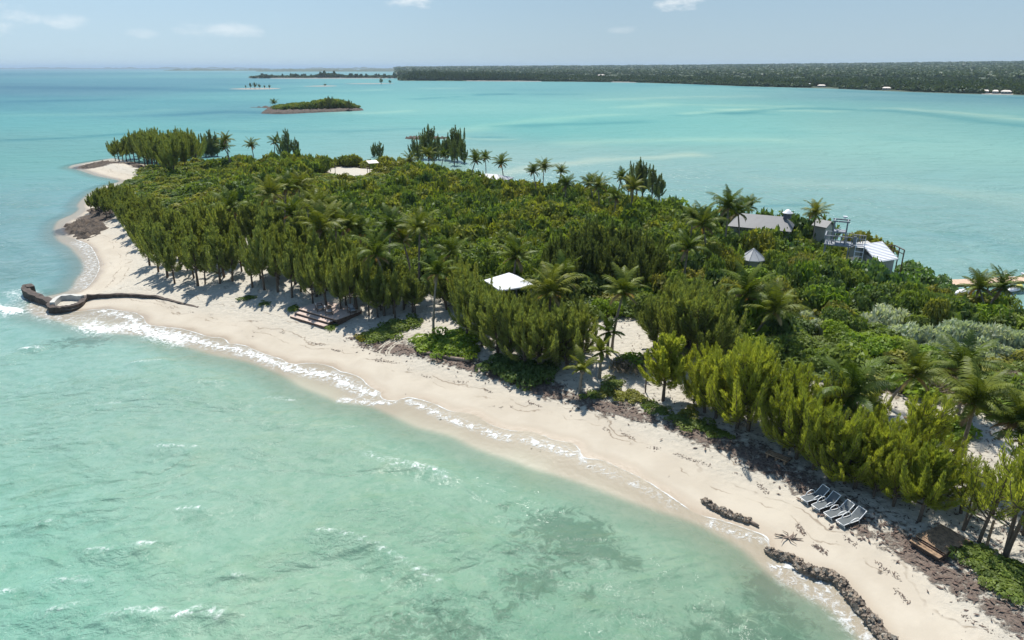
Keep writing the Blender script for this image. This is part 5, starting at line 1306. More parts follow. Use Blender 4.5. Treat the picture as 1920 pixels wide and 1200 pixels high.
def ribbed():
    z1, z2 = 5.6, 4.95
    A, B, C, D = (np.array((*P(*q, z), z)) for q, z in (((1617, 458), z1), ((1654, 452.5), z1), ((1684, 485), z2), ((1640, 503), z2)))
    D = A + (C - B); c = (A + B + C + D) / 4; g = terr(c[0], c[1]); org = np.array((c[0], c[1], g))
    o = thing('ribbed_roof_house', 'house with a big ribbed white metal roof beside the lookout tower', 'house', tuple(org))
    m = MB(); q = [tuple(x - org) for x in (D, C, B, A)]; m.prism([(x, y, z - .1) for x, y, z in q], q)
    rf = add('roof', m.mesh('ribbed_roof', M_WHITE), o)
    m = MB(); nrm = np.cross(C - B, A - B); nrm = nrm / np.linalg.norm(nrm); nrm = nrm if nrm[2] > 0 else -nrm
    for k in range(13):
        t = (k + .5) / 13; p, q_ = A + (D - A) * t - org, B + (C - B) * t - org
        m.beam(tuple(p + nrm * .035), tuple(q_ + nrm * .035), .075, .06)
    add('ribs', m.mesh('roof_ribs', M_WHITE), rf)
    # far slope and walls below
    back_ = (B - C); back_[2] = 0; E, F_ = B + back_ * .9 + (0, 0, -1.5), A + back_ * .9 + (0, 0, -1.5)
    m = MB(); q = [tuple(x - org) for x in (A + nrm * 0, B, E, F_)]; m.prism([(x, y, z - .1) for x, y, z in q], q); add('far_roof', m.mesh('far_roof', M_WHITE), o)
    m = MB(); cx = (C + D + E + F_) / 4
    ins = [cx + (x - cx) * .88 for x in (D, C, E, F_)]
    m.prism([(x[0] - org[0], x[1] - org[1], -.2) for x in ins], [(x[0] - org[0], x[1] - org[1], z2 - .12 - org[2] - .1) for x in ins]); add('wall', m.mesh('wall', M_WALL), o)
ribbed()
def tower():
    pz = 5.5; c = np.array(P(1571, 456, pz)); g = terr(*c); e = np.array(P(1621, 461, pz))
    u, L = dirs(c, e)
    o = thing('lookout_tower', 'grey wooden lookout tower with railed platform, walkway and stairs', 'tower', (c[0], c[1], g), math.atan2(u[1], u[0])); z = pz - g
    m = MB()
    for x in (-1.25, 1.15):
        for y in (-1.1, 1.1):
            m.box((x, y, z / 2 - .1), (.14, .14, z + .18))
    for x in (L - .25,):
        for y in (-.55, .55):
            m.box((x, y, z / 2 - .1), (.12, .12, z + .18))
    add('supports', m.mesh('tower_supports', M_GWOOD), o)
    m = MB(); m.box((0, 0, z), (2.8, 2.5, .12)); add('platform', m.mesh('tower_platform', M_GWOOD), o)
    m = MB(); m.box(((1.4 + L) / 2, 0, z - .005), (L - 1.4, 1.25, .11)); add('walkway', m.mesh('tower_walkway', M_GWOOD), o)
    H = 2.45
    for x in (-.65, .65):
        for y in (-.65, .65):
            m = MB(); m.box((x, y, z + .06 + H / 2), (.15, .15, H)); add('post', m.mesh('tower_post', M_GWOOD), o)
    m = MB()
    for zz in (1.35, H + .12):
        for s in (-1, 1):
            m.box((0, s * .65, z + zz), (1.75 if zz > 2 else 1.14, .10, .15)); m.box((s * .65, 0, z + zz - .004), (.10, 1.14, .14))
    for s in (-1, 1):
        m.beam((-.62, s * .65, z + 1.0), (.05, s * .65, z + 1.75), .06, .06)
    add('crossbeams', m.mesh('tower_crossbeams', M_GWOOD), o)
    m = MB(); m.box((0, 0, z + 1.44), (1.2, 1.2, .05)); add('upper_floor', m.mesh('tower_floor', M_GWOOD), o)
    m = MB(); m.tube([(.3, .3, z + H + .2), (.3, .3, z + H + .42)], .05, 6); m.box((.3, .3, z + H + .5), (.42, .35, .16)); add('lamp_box', m.mesh('lamp_box', M_WHITE), o)
    m = MB()
    def rail(p, q, n):
        p, q = Vector(p), Vector(q)
        m.beam(p + Vector((0, 0, .95)), q + Vector((0, 0, .95)), .11, .06); m.beam(p + Vector((0, 0, .5)), q + Vector((0, 0, .5)), .05, .05)
        for k in range(n + 1):
            r_ = p.lerp(q, k / n); m.box((r_.x, r_.y, r_.z + .5), (.08, .08, .88))
    zz = z + .06
    rail((-1.35, -1.2, zz), (1.35, -1.2, zz), 5); rail((-1.35, -1.08, zz), (-1.35, 1.2, zz), 4); rail((-1.23, 1.2, zz), (1.35, 1.2, zz), 5)
    rail((1.5, .58, zz), (L, .58, zz), 5); rail((1.5, -.58, zz), (L - .9, -.58, zz), 4)
    add('railing', m.mesh('tower_railing', M_GWOOD), o)
    m = MB(); n = 9
    for k in range(n):
        t = k / n; m.box((L - .45, -.75 - t * 1.9, z - .05 - t * (z - .2)), (.8, .26, .05))
    for x in (-.87, -.03):
        m.beam((L + x, -.65, z), (L + x, -2.6, .05), .05, .2)
        m.beam((L + x, -.65, z + .95), (L + x, -2.6, 1.0), .06, .06)
    add('stairs', m.mesh('tower_stairs', M_FRAME), o)
tower()
for px, py, r, h in ((1538, 424, 1.4, 2.9), (1552, 428, 1.4, 2.7), (1526, 421, 1.4, 2.9)):
    x, y = P(px, py, 4.4); n_ = math.hypot(x, y); x, y = x * (1 - 1.2 / n_), y * (1 - 1.2 / n_)
    shrub('leafy', 'grape', x, y, r, h, 'glossy sea grape hiding the walls of the small grey-roofed house', 'sea grapes before the small grey-roofed house', 'sea_grape')
# handrail over the lagoon bank
m = MB(); a, b, c = (Vector((*P(*q, 4.3), 4.3)) for q in ((1665, 461), (1678, 460), (1696, 469)))
for p, q in ((a, b), (b, c)):
    m.beam(p, q, .1, .09); m.beam(p - Vector((0, 0, .5)), q - Vector((0, 0, .5)), .07, .07)
for p in (a, a.lerp(b, .5), b, b.lerp(c, .5), c):
    zt = terr(p.x, p.y); m.box((p.x, p.y, (p.z + zt) / 2 - .1), (.1, .1, p.z - zt + .2))
tag(add('handrail', m.mesh('handrail', M_DKWOOD)), 'dark wooden handrail behind the ribbed white roof at the lagoon', 'handrail')
# boardwalk along the lagoon
def boardwalk():
    z = 1.25
    a, b = np.array(P(1778, 530, z)), np.array(P(2060, 516, z)); u, L = dirs(a, b)
    o = thing('boardwalk', 'straight tan boardwalk along the lagoon at the right edge', 'boardwalk', (a[0], a[1], 0), math.atan2(u[1], u[0]))
    m = MB(); n = int(L / .3)
    for k in range(n):
        m.box((k * .3 + .15, 0, z), (.28, 1.9, .06))
    add('deck_boards', m.mesh('boardwalk_boards', M_DOCK), o)
    m = MB(); m.box((L / 2, -.85, z - .16), (L, .12, .25)); m.box((L / 2, .85, z - .16), (L, .12, .25)); add('beams', m.mesh('boardwalk_beams', M_DKWOOD), o)
    for k in range(7):
        for s in (-1, 1):
            m = MB(); x = 1.5 + k * (L - 2) / 6; t = z - .04; m.tube([(x, s * .85, -1.2), (x, s * .85, z - .04)], .11, 8); add('pile', m.mesh('pile', M_DKWOOD), o)
    for x in (float(np.dot(np.array(P(1893, 523, z)) - a, u)), float(np.dot(np.array(P(1921, 521, z)) - a, u))):
        m = MB(); m.box((x, .75, z + .22), (.12, .12, .38)); m.box((x, .55, z + .43), (.22, .75, .08)); add('bench', m.mesh('white_bench', M_WHITE), o)
boardwalk()
# canopy on the clearing, posts
g = G(700, 326)
o = thing('canopy', 'pale square canopy on dark posts at the right end of the sand clearing', 'canopy', (g.x, g.y, g.z), .5)
m = MB(); m.prism([(-1.15, -1.0, 2.35), (1.15, -1.0, 2.35), (1.15, 1.0, 2.75), (-1.15, 1.0, 2.75)], [(-1.15, -1.0, 2.43), (1.15, -1.0, 2.43), (1.15, 1.0, 2.83), (-1.15, 1.0, 2.83)]); add('roof', m.mesh('canopy_roof', M_PINK), o)
for x in (-1, 1):
    for y in (-.85, .85):
        m = MB(); m.box((x, y, 1.15), (.1, .1, 2.3 if y < 0 else 2.5)); add('post', m.mesh('canopy_post', M_DKWOOD), o)
g = G(629, 326); m = MB(); m.tube([(0, 0, -.2), (0, 0, 2.2)], .06, 6); m.box((0, 0, 2.25), (.14, .14, .06)); tag(add('net_post', m.mesh('net_post', M_DKWOOD), None, (g.x, g.y, g.z)), 'slim dark post at the left end of the sand clearing', 'post')
# grey hut under the palms
o, _ = gable('grey_hut', P(1604, 782, 3.9), P(1692, 780, 3.9), 2.6, 3.95, 3.25, 'low hut with a pale grey roof under the broad palm near the casuarinas', 'hut', M_LGREY)
g = G(1690, 806); m = MB(); m.beam((-1.5, .1, .9), (1.5, -.1, .9), .1, .1)
for x in (-1.4, 0, 1.4):
    m.box((x, 0, .42), (.09, .09, .84))
tag(add('rail_fence', m.mesh('rail_fence', M_WOOD), None, (g.x, g.y, g.z)), 'short wooden rail fence in front of the grey hut', 'fence')
# posts and small things
for px, py, h, lb, mt in ((1117, 706, 1.25, 'thin grey post on the sand between young palms', M_GWOOD), (1210, 735, 1.1, 'thin dark post beside the single path-edge casuarina', M_DKWOOD), (1849, 1026, 1.6, 'brown wooden post on the bank right of the wooden platform', M_WOOD)):
    g = G(px, py); m = MB(); m.prism([(-.05, -.05, -.3), (.05, -.05, -.3), (.05, .05, -.3), (-.05, .05, -.3)], [(-.04, -.045, h), (.045, -.04, h), (.04, .045, h), (-.045, .04, h)]); m.box((.004, .003, h + .012), (.075, .075, .02)); tag(add('post', m.mesh('post', mt), None, (g.x, g.y, g.z)), lb, 'post')
a, b = G(1433, 857), G(1474, 874); u, L = dirs(a, b); m = MB()
for k in range(3):
    m.box((L / 2, .10 + k * .19, .30), (L, .17, .06))
for x in (.15, L / 2, L - .15):
    m.box((x, .28, .1), (.12, .5, .32))
tag(add('timber_bench', m.mesh('timber_bench', M_WOOD), None, (a.x, a.y, min(a.z, b.z)), math.atan2(u[1], u[0])), 'low weathered timber bench half hidden by casuarinas above the weed bank', 'bench')
def hull(px, py, z, L, W_, H, mat, lb, rz, name='dinghy', cat_='boat'):
    m = MB(); n = 10; rings = []
    for k in range(n + 1):
        t = k / n * 2 - 1; w_ = W_ / 2 * max(.04, (1 - abs(t) ** 2.6)); hh = H * max(.15, (1 - abs(t) ** 3)); rings.append([(t * L / 2, -w_, 0), (t * L / 2, -w_ * .8, hh * .62), (t * L / 2, -w_ * .1, hh), (t * L / 2, w_ * .1, hh), (t * L / 2, w_ * .8, hh * .62), (t * L / 2, w_, 0)])
    for r_ in rings:
        m.v += r_
    for k in range(n):
        m.f += [(k * 6 + j, k * 6 + j + 1, k * 6 + 7 + j, k * 6 + 6 + j) for j in range(5)]
    m.f += [tuple(range(5, -1, -1)), tuple(n * 6 + j for j in range(6))]
    x, y = P(px, py, z); tag(add(name, m.mesh(name, mat, True), None, (x, y, max(z - .2, terr(x, y))), rz), lb, cat_)
hull(1806, 548, 3.2, 1.9, 1.0, .55, M_WHITE, 'white upturned dinghy among the shrubs before the boardwalk', .2)
hull(1902, 540, 2.6, 2.6, .7, .35, M_WHITE, 'white upturned kayak behind the right boardwalk palm', .5, 'kayak'); hull(1908, 536, 2.7, 2.4, .65, .35, M_YEL, 'yellow upturned kayak next to a white one near the boardwalk', .5, 'kayak')
# --- person on the far beach
def person(px, py):
    g = G(px, py); me = bpy.data.meshes.new('person')
    J = [(0, 0, .93), (0, .0, 1.12), (0, .01, 1.36), (0, .01, 1.47), (0, -.01, 1.58), (0, -.01, 1.70), (-.09, 0, .88), (-.10, -.01, .49), (-.10, .02, .09), (-.10, -.10, .04), (.09, 0, .88), (.10, .06, .50), (.10, .10, .09), (.10, -.02, .04),
         (-.17, .01, 1.38), (-.23, .03, 1.10), (-.24, -.02, .86), (-.24, -.04, .76), (.17, .01, 1.38), (.23, .01, 1.10), (.24, -.07, .87), (.24, -.10, .77)]
    E = [(0, 1), (1, 2), (2, 3), (3, 4), (4, 5), (0, 6), (6, 7), (7, 8), (8, 9), (0, 10), (10, 11), (11, 12), (12, 13), (2, 14), (14, 15), (15, 16), (16, 17), (2, 18), (18, 19), (19, 20), (20, 21)]
    rad = [.15, .13, .15, .055, .085, .08, .095, .06, .045, .04, .095, .06, .045, .04, .06, .042, .033, .035, .06, .042, .033, .035]
    me.from_pydata(J, E, []); me.materials.append(M_DARKC)
    o = tag(add('person', me, None, (g.x, g.y, g.z), .6), 'person in dark clothes standing alone on the far sand beach', 'person')
    md = o.modifiers.new('skin', 'SKIN'); md.use_smooth_shade = True
    for i, v in enumerate(me.skin_vertices[0].data):
        v.radius = (rad[i], rad[i] * (.75 if i < 3 else 1)); v.use_root = i == 0
    sb = o.modifiers.new('sub', 'SUBSURF'); sb.levels = sb.render_levels = 2
    m = MB(); m.tube([(0, -.02, 1.60), (0, .0, 1.66), (0, .01, 1.73), (0, .015, 1.785)], [.095, .105, .09, .03], 10); add('hair', m.mesh('hair', M_HAIR, True), o)
    m = MB(); m.tube([(0, -.075, 1.54), (0, -.085, 1.60), (0, -.075, 1.66)], [.045, .06, .05], 8); add('face', m.mesh('face', M_SKIN, True), o)
person(288, 337)

# ------------------------------------------------------------------ far shores
M_MAIN = simple_mat('forest_floor', (.062, .086, .042), .95, var=.15, nscale=.004)
M_SBAR = simple_mat('sandbar_sand', (.27, .255, .22), .9, var=.08, nscale=.2)
M_FOREST = leaf_mat('forest_leaves', [(.052, .082, .034), (.058, .090, .035), (.064, .097, .037), (.074, .104, .038), (.062, .086, .04)], .25, 'rnd', gloss=.02)
BLOB = [shrub_verts(400 + k, 64, .42, .9, 9, 1.3) for k in range(6)]
BLOB_N = [shrub_verts(410 + k, 150, .27, .9, 10, 1.3) for k in range(4)]
def scatter(name, items, label, cat_, mat=M_FOREST, near=False):
    vs, rn = [], []
    for x, y, z, r, h, q in items:
        v = random.choice(BLOB_N if near else BLOB); a = random.uniform(0, 6.28); c, s = math.cos(a), math.sin(a)
        vs.append(np.stack([(v[:, 0] * c - v[:, 1] * s) * r + x, (v[:, 0] * s + v[:, 1] * c) * r + y, v[:, 2] * h + z], 1)); rn.append(np.full(len(v), q))
    vs = np.concatenate(vs); me = raw_mesh(name, vs, quadfaces(len(vs) // 4), mat); fattr(me, 'rnd', np.clip(np.concatenate(rn), 0, 1))
    o = kind(add(name, me), 'stuff'); o['label'] = label; o['category'] = cat_
def island_mesh(name, outline, h, mat, seed, step, rough=.5, edge=3.0):
    poly = cat([P(*p) for p in outline + outline[:1]], 3)[:-1]
    x0, y0 = poly.min(0) - step; x1, y1 = poly.max(0) + step
    X, Y = np.meshgrid(np.arange(x0, x1 + step, step), np.arange(y0, y1 + step, step)); d = poly_dist(X, Y, poly, True)
    d = d + .8 * rough * fnoise(X, Y, 6 * step, 8, seed)
    Z = -.4 + (h + .4) * sm(d, -edge * .3, edge) * (.8 + .2 * fnoise(X, Y, 4 * step, 8, seed + 5) * rough * 2)
    idx = np.arange(X.size).reshape(X.shape); j, i = np.nonzero(d[:-1, :-1] > -edge)
    f = np.stack([idx[j, i], idx[j, i + 1], idx[j + 1, i + 1], idx[j + 1, i]], 1); u_, inv = np.unique(f, return_inverse=True)
    kind(add(name, raw_mesh(name, np.stack([X.ravel()[u_], Y.ravel()[u_], Z.ravel()[u_]], 1), inv.reshape(-1, 4), mat, rough < .3)), 'structure')
    return poly
cayp = island_mesh('cay', [(462, 201.5), (500, 203), (488, 212), (500, 213.5), (535, 214), (600, 211), (650, 209), (684, 207), (665, 204), (600, 202.5), (545, 202.5), (520, 203), (505, 201.5)], 1.3, M_ROCK, 3, 1.0, .5, 2.5)
it = []
for _ in range(520):
    px, t = random.uniform(515, 672), random.random()
    x, y = P(px, 203.5 + (209.5 - (px - 515) * .02 - 203.5) * t)
    if poly_dist(np.array([x]), np.array([y]), cayp, True)[0] < 1.8:
        continue
    hh = np.interp(px, [515, 540, 580, 610, 640, 672], [1.2, 2.4, 3.4, 5.2, 4.6, 1.6]) * random.uniform(.75, 1.1); it.append((x, y, .9, random.uniform(1.3, 2.4), hh, random.gauss(.5, .28)))
scatter('cay_scrub', it, 'low green scrub covering the small rocky cay in the strait', 'scrub', M_SCRUB, True)
def far_tree(kind_, px, py, h, label, group=None, z=.8, wide=1.0, name='casuarina_tree'):
    x, y = P(px, py, z); lst = CAS[kind_]; k = random.randrange(len(lst)); s = h / 6.0
    o = thing(name, label, 'tree', (x, y, z - .1), random.uniform(0, 6), group, (s * wide, s * wide, s)); add('trunk', lst[k][0], o); add('crown', lst[k][1], o)
far_tree('dark', 655, 205, 5.5, 'small dark tree near the right end of the small rocky cay', z=1.0, wide=1.3); far_tree('dark', 619, 204.5, 7.4, 'small dark tree on the crest of the small rocky cay', z=1.0)
x, y = P(516, 204, 1.0); o = thing('coconut_palm', 'palm alone on the bare left part of the small rocky cay', 'palm tree', (x, y, .9), 1.0); add('trunk', PALMS[1][0], o, scale=(1, 1, .5)); add('crown', PALMS[1][1], o, (0, 0, -2.5), scale=1.15)
for nm, ol, hh in (('sandbar', [(424, 167), (470, 165), (505, 165), (530, 166), (505, 167.5), (460, 168)], .45), ('sandbar', [(563, 162), (600, 160.5), (636, 161), (610, 162.3)], .35), ('sandbar', [(640, 157.2), (680, 156.2), (744, 156.5), (700, 157.6)], .3)):
    island_mesh(nm, ol, hh, M_SBAR, 7, 3.0, .1, 4)
island_mesh('rock_bar', [(757, 260), (775, 258), (815, 258.5), (842, 259.5), (815, 261.5), (780, 262)], .9, M_ROCK, 9, .5, .5, 1.2)
for px, h, wd in ((461, 4.2, .8), (470, 6.8, 1.0), (478, 7.2, 1.1), (487, 5.4, 1.1), (496, 4.2, 1.0), (505, 4.6, 1.1)):
    far_tree('dark', px, 166, h, 'windswept small tree in the row on the distant sand islet', 'windswept trees on the distant sand islet', .3, wd)
for px, h in ((715, 8.5), (731, 6)):
    far_tree('dark', px, 157, h, 'lone bushy tree on the faint sandbar before the mainland point', 'trees on the faint sandbar', .3, 1.3)
far_tree('dark', 609, 161, 3, 'tiny dark bush on the pale middle sandbar', z=.3, wide=2.2)

# thin island and horizon strips
strip = island_mesh('far_island', [(462, 146.4), (520, 147.3), (600, 147.4), (700, 147.2), (762, 146.6), (762, 144.9), (700, 145.3), (600, 145.4), (520, 145.6)], 1.5, M_SBAR, 15, 9.0, .1, 8)
it = []
for _ in range(1500):
    px = random.uniform(470, 760); py = random.uniform(145.6, 147.0); x, y = P(px, py)
    hh = np.interp(px, [465, 490, 520, 585, 605, 625, 650, 690, 760], [2, 5, 4.5, 4, 9, 9, 5, 4.5, 5]) * random.uniform(.7, 1.15) * (2.0 if random.random() < .02 else 1)
    it.append((x, y, 1.0, random.uniform(3, 6), hh, random.gauss(.5, .25)))
scatter('far_island_trees', it, 'dark tree cover of the thin far island', 'woods')
def ridge(name, x0, x1, py, hpx, seed):
    xs = np.linspace(x0, x1, 160); v = []; f = []
    for k, px in enumerate(xs):
        e = min(1, min(k, 159 - k) / 8); r_ = 1.0
        x, y = P(px, py); dep = (CAM_H) / (SP - CP * (600 - py) / F); unitpx = dep / F
        hh = hpx * unitpx * e * (.62 + .22 * float(fnoise(px, 0, 60, 6, seed)) + .18 * float(fnoise(px, 0, 14, 6, seed + 9)))
        hh = max(hh, .5)
        for t, q in ((0, -2), (.02, hh * .7), (.06, hh), (.2, hh * .8), (.3, -2)):
            v.append((x * (1 + t), y * (1 + t), q))
    for k in range(159):
        f += [(k * 5 + j, k * 5 + 5 + j, k * 5 + 6 + j, k * 5 + 1 + j) for j in range(4)]
    kind(add(name, raw_mesh(name, v, f, M_MAIN, True)), 'structure')
ridge('far_land', -500, 520, 129.2, 3.6, 3); ridge('far_land', 308, 800, 132.6, 4.4, 13); ridge('far_land', 480, 1010, 134.2, 4.6, 33); ridge('far_land', 560, 1000, 130.0, 3.6, 23)

# mainland with its woods
SHX = [745, 752, 800, 900, 1000, 1100, 1180, 1290, 1400, 1500, 1560, 1700, 1800, 1920, 2200, 2500]; SHY = [150.5, 151.5, 151.6, 152.2, 152.8, 153.6, 154.6, 157.6, 162, 164.5, 166, 172, 175.5, 178.5, 186, 194]
def main_pt(px, r):
    """point r times the shore distance along the bearing of column px"""
    x, y = P(px, np.interp(px, SHX, SHY)); return x * r, y * r, math.hypot(x, y)
def main_z(px, d):
    zf = np.interp(px, [745, 1000, 1300, 1600, 1920, 2500], [14, 21, 27, 36, 44, 48]); return 1.0 + (zf - 1.0) * sm(d, 30, 4800)
cols = np.linspace(745, 2500, 150); ds = np.concatenate([[-8, 0, 12, 30, 60, 110, 180], np.geomspace(260, 24000, 40)])
v = []; 
for px in cols:
    _, _, r0 = main_pt(px, 1); e = sm(px, 745, 775)
    for d in ds:
        rr = 1 + d / r0; x, y, _ = main_pt(px, rr); can = (5.0 * sm(d, 120, 320) * (1 + .35 * float(fnoise(x, y, 90, 6, 5)))) if d > 100 else 0
        v.append((x, y, -.5 if d < 0 else .4 if d == 0 else main_z(px, d) + can))
n = len(ds); f = [(i * n + j, (i + 1) * n + j, (i + 1) * n + j + 1, i * n + j + 1) for i in range(len(cols) - 1) for j in range(n - 1)]
mo = kind(add('mainland', raw_mesh('mainland', v, f, M_MAIN, True)), 'structure')
mo.data.materials.append(M_SBAR); mi = np.zeros(len(f), np.int32); fx_ = cols[np.arange(len(f)) // (n - 1)]; mi[(np.arange(len(f)) % (n - 1) < 2) & (((fx_ > 865) & (fx_ < 1015)) | ((fx_ > 1145) & (fx_ < 1190)) | ((fx_ > 1830) & (fx_ < 1895)))] = 1; mo.data.polygons.foreach_set('material_index', mi)
HOUSES = [(1203, 149, 16, 10, 6.5, 'M_WHITE', 'white house in the trees of the far shore, left of the paired roofs'), (1127, 140, 22, 10, 6, 'M_PINK', 'cream building deep in the far woods, leftmost on the mainland'), (1508, 157.5, 13, 9, 6.5, 'M_WHITE', 'white house with the higher of paired roofs on the far shore'), (1514, 160.5, 13, 8, 4.5, 'M_WHITE', 'white house with the lower of paired roofs at the far waterline'), (1540, 161.5, 13, 7, 3.5, 'M_PINK', 'low tan house right of the paired white roofs'), (1662, 166.5, 12, 7, 3.5, 'M_PINK', 'low brown-walled house alone at the far waterline'),
          (1848, 172.5, 7, 6, 3.6, 'M_PINK', 'small tan hut, left of the three on the right far shore'), (1866, 173, 7, 6, 3.6, 'M_PINK', 'small tan hut, middle of the three on the right far shore'), (1886, 173.5, 12, 6, 3.6, 'M_PINK', 'wide tan hut, right of the three on the far shore')]
HP = []
for px, py, W_, D_, H_, mt, lb in HOUSES:
    z = 2.0
    for _ in range(8):
        x, y = P(px, py + 1, z); sx, sy, r0 = main_pt(px, 1); d = math.hypot(x, y) - r0; z = .5 * z + .5 * (float(main_z(px, max(d, 0))) + .3)
    if d < 6:
        x, y, r0 = main_pt(px, 1 + 9 / r0); z = 1.2
    if d > 250:
        x, y, r0 = main_pt(px, 1 + 330 / r0); z = float(main_z(px, 330)) + 4
    HP.append((x, y, W_)); o = thing('house', lb, 'house', (x, y, z - .4), math.atan2(x, y) * -1)
    W_ *= .75; H_ *= .85
    m = MB(); m.box((0, 0, H_ * .3), (W_ * .9, D_ * .85, H_ * .6)); add('wall', m.mesh('far_house_wall', M_WALL), o)
    m = MB(); a = [(-W_ / 2, -D_ / 2, H_ * .605), (W_ / 2, -D_ / 2, H_ * .605), (W_ / 2, D_ / 2, H_ * .605), (-W_ / 2, D_ / 2, H_ * .605)]; m.prism(a, [(-W_ * .28, -.2, H_), (W_ * .28, -.2, H_), (W_ * .28, .2, H_), (-W_ * .28, .2, H_)]); add('roof', m.mesh('far_house_roof', globals()[mt]), o)
    for wx in (-.28, 0, .28):
        m = MB(); m.box((wx * W_, -D_ * .425 - .03, H_ * .32), (W_ * .14, .1, H_ * .24)); add('window', m.mesh('far_window', M_GLASS), o)
it = []
for _ in range(15000):
    px = random.uniform(748, 2050); t = random.random() ** 1.9
    _, _, r0 = main_pt(px, 1); d = (2 if not (865 < px < 1015 or 1145 < px < 1190) else 11) + 620 * t + 5 * random.random(); x, y, _ = main_pt(px, 1 + d / r0)
    if any(abs(x - hx) < w_ * .62 and -45 < y - hy < 7 for hx, hy, w_ in HP):
        continue
    if float(fnoise(x, 0, 120, 5, 50)) * 9 + 2 > d and random.random() < .8:
        continue
    tall = np.interp(px, [748, 900, 1060, 1150], [1.75, 1.6, 1.1, 1.0]); hh = random.uniform(4.5, 8.5) * tall * (1.25 if random.random() < .1 else 1) * np.interp(d, [0, 40], [.5, 1]) * np.interp(px, [748, 775], [.45, 1])
    it.append((x, y, float(main_z(px, d)) - .6, random.uniform(2.6, 5.2) * (.8 if px < 1000 else 1), hh, random.gauss(.5, .26)))
scatter('forest', it, 'dense green woods covering the far mainland shore', 'woods')
it = []
for _ in range(9000):
    px = random.uniform(748, 2050); _, _, r0 = main_pt(px, 1); d = 560 * math.exp(random.random() * 2.2); x, y, _ = main_pt(px, 1 + d / r0)
    s = 1 + d / 900; it.append((x, y, float(main_z(px, d)) + 2, random.uniform(4, 8) * s, random.uniform(4.5, 8) * (1 + .2 * s), random.gauss(.42, .2)))
scatter('forest', it, 'dark woods receding inland behind the far mainland shore', 'woods')

# ------------------------------------------------------------------ haze
hm = bpy.data.materials.new('haze'); hm.use_nodes = True
t = NT(hm.node_tree); pv = t.n('ShaderNodeVolumePrincipled'); pv.inputs['Color'].default_value = (.62, .80, .98, 1); pv.inputs['Density'].default_value = 7.5e-5; pv.inputs['Anisotropy'].default_value = .0
t.set(t.n('ShaderNodeOutputMaterial').inputs[1], pv.outputs[0])
m = MB(); m.box((0, 22000, 42), (110000, 60000, 92)); kind(add('haze', m.mesh('haze', hm)), 'stuff')

# ------------------------------------------------------------------ beach debris and tyre tracks
M_WEED = simple_mat('dry_weed', (.16, .11, .085), .95, var=.3, nscale=9, col2=(.06, .045, .04))
M_TRACK = simple_mat('pressed_sand', (.40, .36, .29), .95, var=.06)
def flakes(name, pts_, smin, smax, label, cat_, lift=.012, mat=None, long=1.0):
    n = len(pts_); pts_ = np.asarray(pts_); r = np.random.default_rng(n)
    z = gsample(HZ, pts_[:, 0], pts_[:, 1]); a = r.uniform(0, 6.28, n); s = r.uniform(smin, smax, n); t = r.normal(0, .35, (n, 2)); e = s * long
    ca, sa = np.cos(a), np.sin(a); v = []
    for dx, dy in ((-1, -.3), (.2, -.5), (1, .2), (-.1, .5)):
        x, y = dx * e, dy * s; v.append(np.stack([pts_[:, 0] + x * ca - y * sa, pts_[:, 1] + x * sa + y * ca, z + lift + np.abs(x * t[:, 0] + y * t[:, 1])], 1))
    v = np.stack(v, 1).reshape(-1, 3); me = raw_mesh(name, v, quadfaces(n), mat or M_WEED); o = kind(add(name, me), 'stuff'); o['label'] = label; o['category'] = cat_
LINES = [[(1438, 950), (1464, 967), (1492, 981), (1504, 999), (1513, 1012), (1529, 1023), (1543, 1034), (1557, 1046)], [(527, 622), (549, 634), (570, 639), (597, 646), (614, 649), (624, 656), (645, 660), (664, 669), (695, 674), (732, 680)], [(640, 657), (700, 673), (750, 683), (800, 707), (847, 715), (893, 720), (923, 737), (973, 750), (1007, 760), (1057, 777)],
         [(1060, 780), (1120, 800), (1180, 818), (1210, 835), (1260, 850), (1320, 870), (1400, 895), (1440, 925)], [(1680, 1105), (1710, 1140), (1740, 1170), (1770, 1190), (1830, 1230)], [(300, 562), (330, 580), (400, 590), (470, 600), (520, 612)], [(1560, 985), (1600, 1020), (1650, 1060), (1700, 1095), (1780, 1140), (1860, 1185)], [(200, 480), (215, 510), (205, 535), (170, 550)]]
q = []
for ln in LINES:
    L_ = PG(ln); c = cat(L_, 12)
    for k in range(len(c) - 1):
        for _ in range(6):
            t_ = random.random(); p = c[k] * (1 - t_) + c[k + 1] * t_
            if float(fnoise(p[0], p[1], 2.4, 6, 27)) > .25:
                q.append((p[0] + random.gauss(0, .09), p[1] + random.gauss(0, .09)))
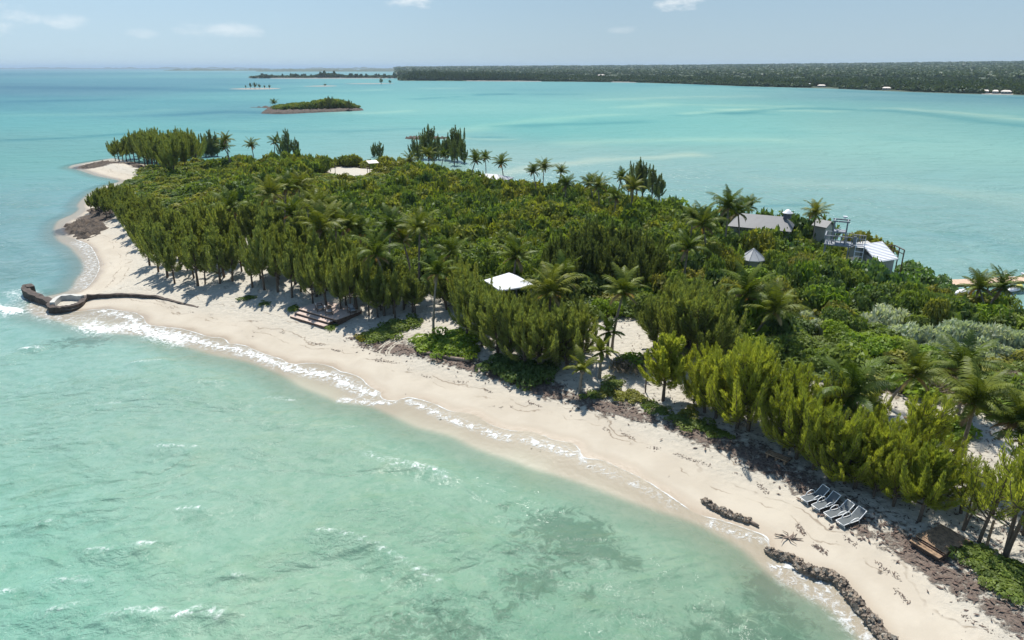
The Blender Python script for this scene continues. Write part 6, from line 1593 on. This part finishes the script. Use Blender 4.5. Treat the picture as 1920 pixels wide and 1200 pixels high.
for _ in range(2600):
    x, y = P(random.uniform(420, 1960), random.uniform(560, 1230), 1.2)
    du = gsample(D_U, x, y)
    if du > 2.5 and gsample(IN_W, x, y) < 1 and random.random() < .10 + .5 * math.exp(-(float(gsample(D_W, x, y)) / 3) ** 2):
        q.append((x, y))
flakes('beach_debris', q, .012, .05, 'scattered dark weed and twigs along the drift lines of the beach', 'debris', long=1.8)
q = []
for i in range(len(WL) - 1):
    px_ = float(proj(WL[i][0], WL[i][1], 1.5)[0])
    if px_ < 640:
        continue
    L_ = float(np.hypot(*(WL[i + 1] - WL[i])))
    for _ in range(int(L_ * 22)):
        p = WL[i] + (WL[i + 1] - WL[i]) * random.random(); nn = np.array([-(WL[i + 1] - WL[i])[1], (WL[i + 1] - WL[i])[0]]) / max(L_, 1e-6)
        if float(fnoise(p[0], p[1], 3.0, 6, 17)) < -.9:
            continue
        q.append(p + nn * random.gauss(.4 if nn[1] > 0 else -.4, .6))
flakes('seaweed_bank', q, .05, .16, 'bank of dry brown seaweed and litter along the foot of the trees', 'seaweed', .03, long=1.3)
q = []
for _ in range(60000):
    x, y = P(random.uniform(250, 1960), random.uniform(480, 1130), 2.0)
    if gsample(IN_W, x, y) > .2 and gsample(D_S, x, y) < 1.5 and random.random() < .25:
        q.append((x, y))
flakes('leaf_litter', q, .03, .10, 'brown twigs and leaf litter strewn on the sand beneath the trees', 'litter', .015, long=1.9)
def track(ln):
    c = cat([tuple(G(*p)[:2]) for p in ln], 8); v = []; f = []
    for k, p in enumerate(c):
        d = c[min(k + 1, len(c) - 1)] - c[max(k - 1, 0)]; d = d / np.hypot(*d); s = np.array([-d[1], d[0]]) * .09
        for a in (p + s, p - s):
            v.append((a[0], a[1], terr(*a) + .012))
    f = [(2 * k, 2 * k + 1, 2 * k + 3, 2 * k + 2) for k in range(len(c) - 1)]
    kind(add('track', raw_mesh('track', v, f, M_TRACK)), 'structure')
for dx in (0, 5.5, 18, 23.5):
    track([(707 + dx, 667), (706 + dx, 660), (712 + dx, 652), (724 + dx, 643), (742 + dx, 634), (765 + dx, 624)])
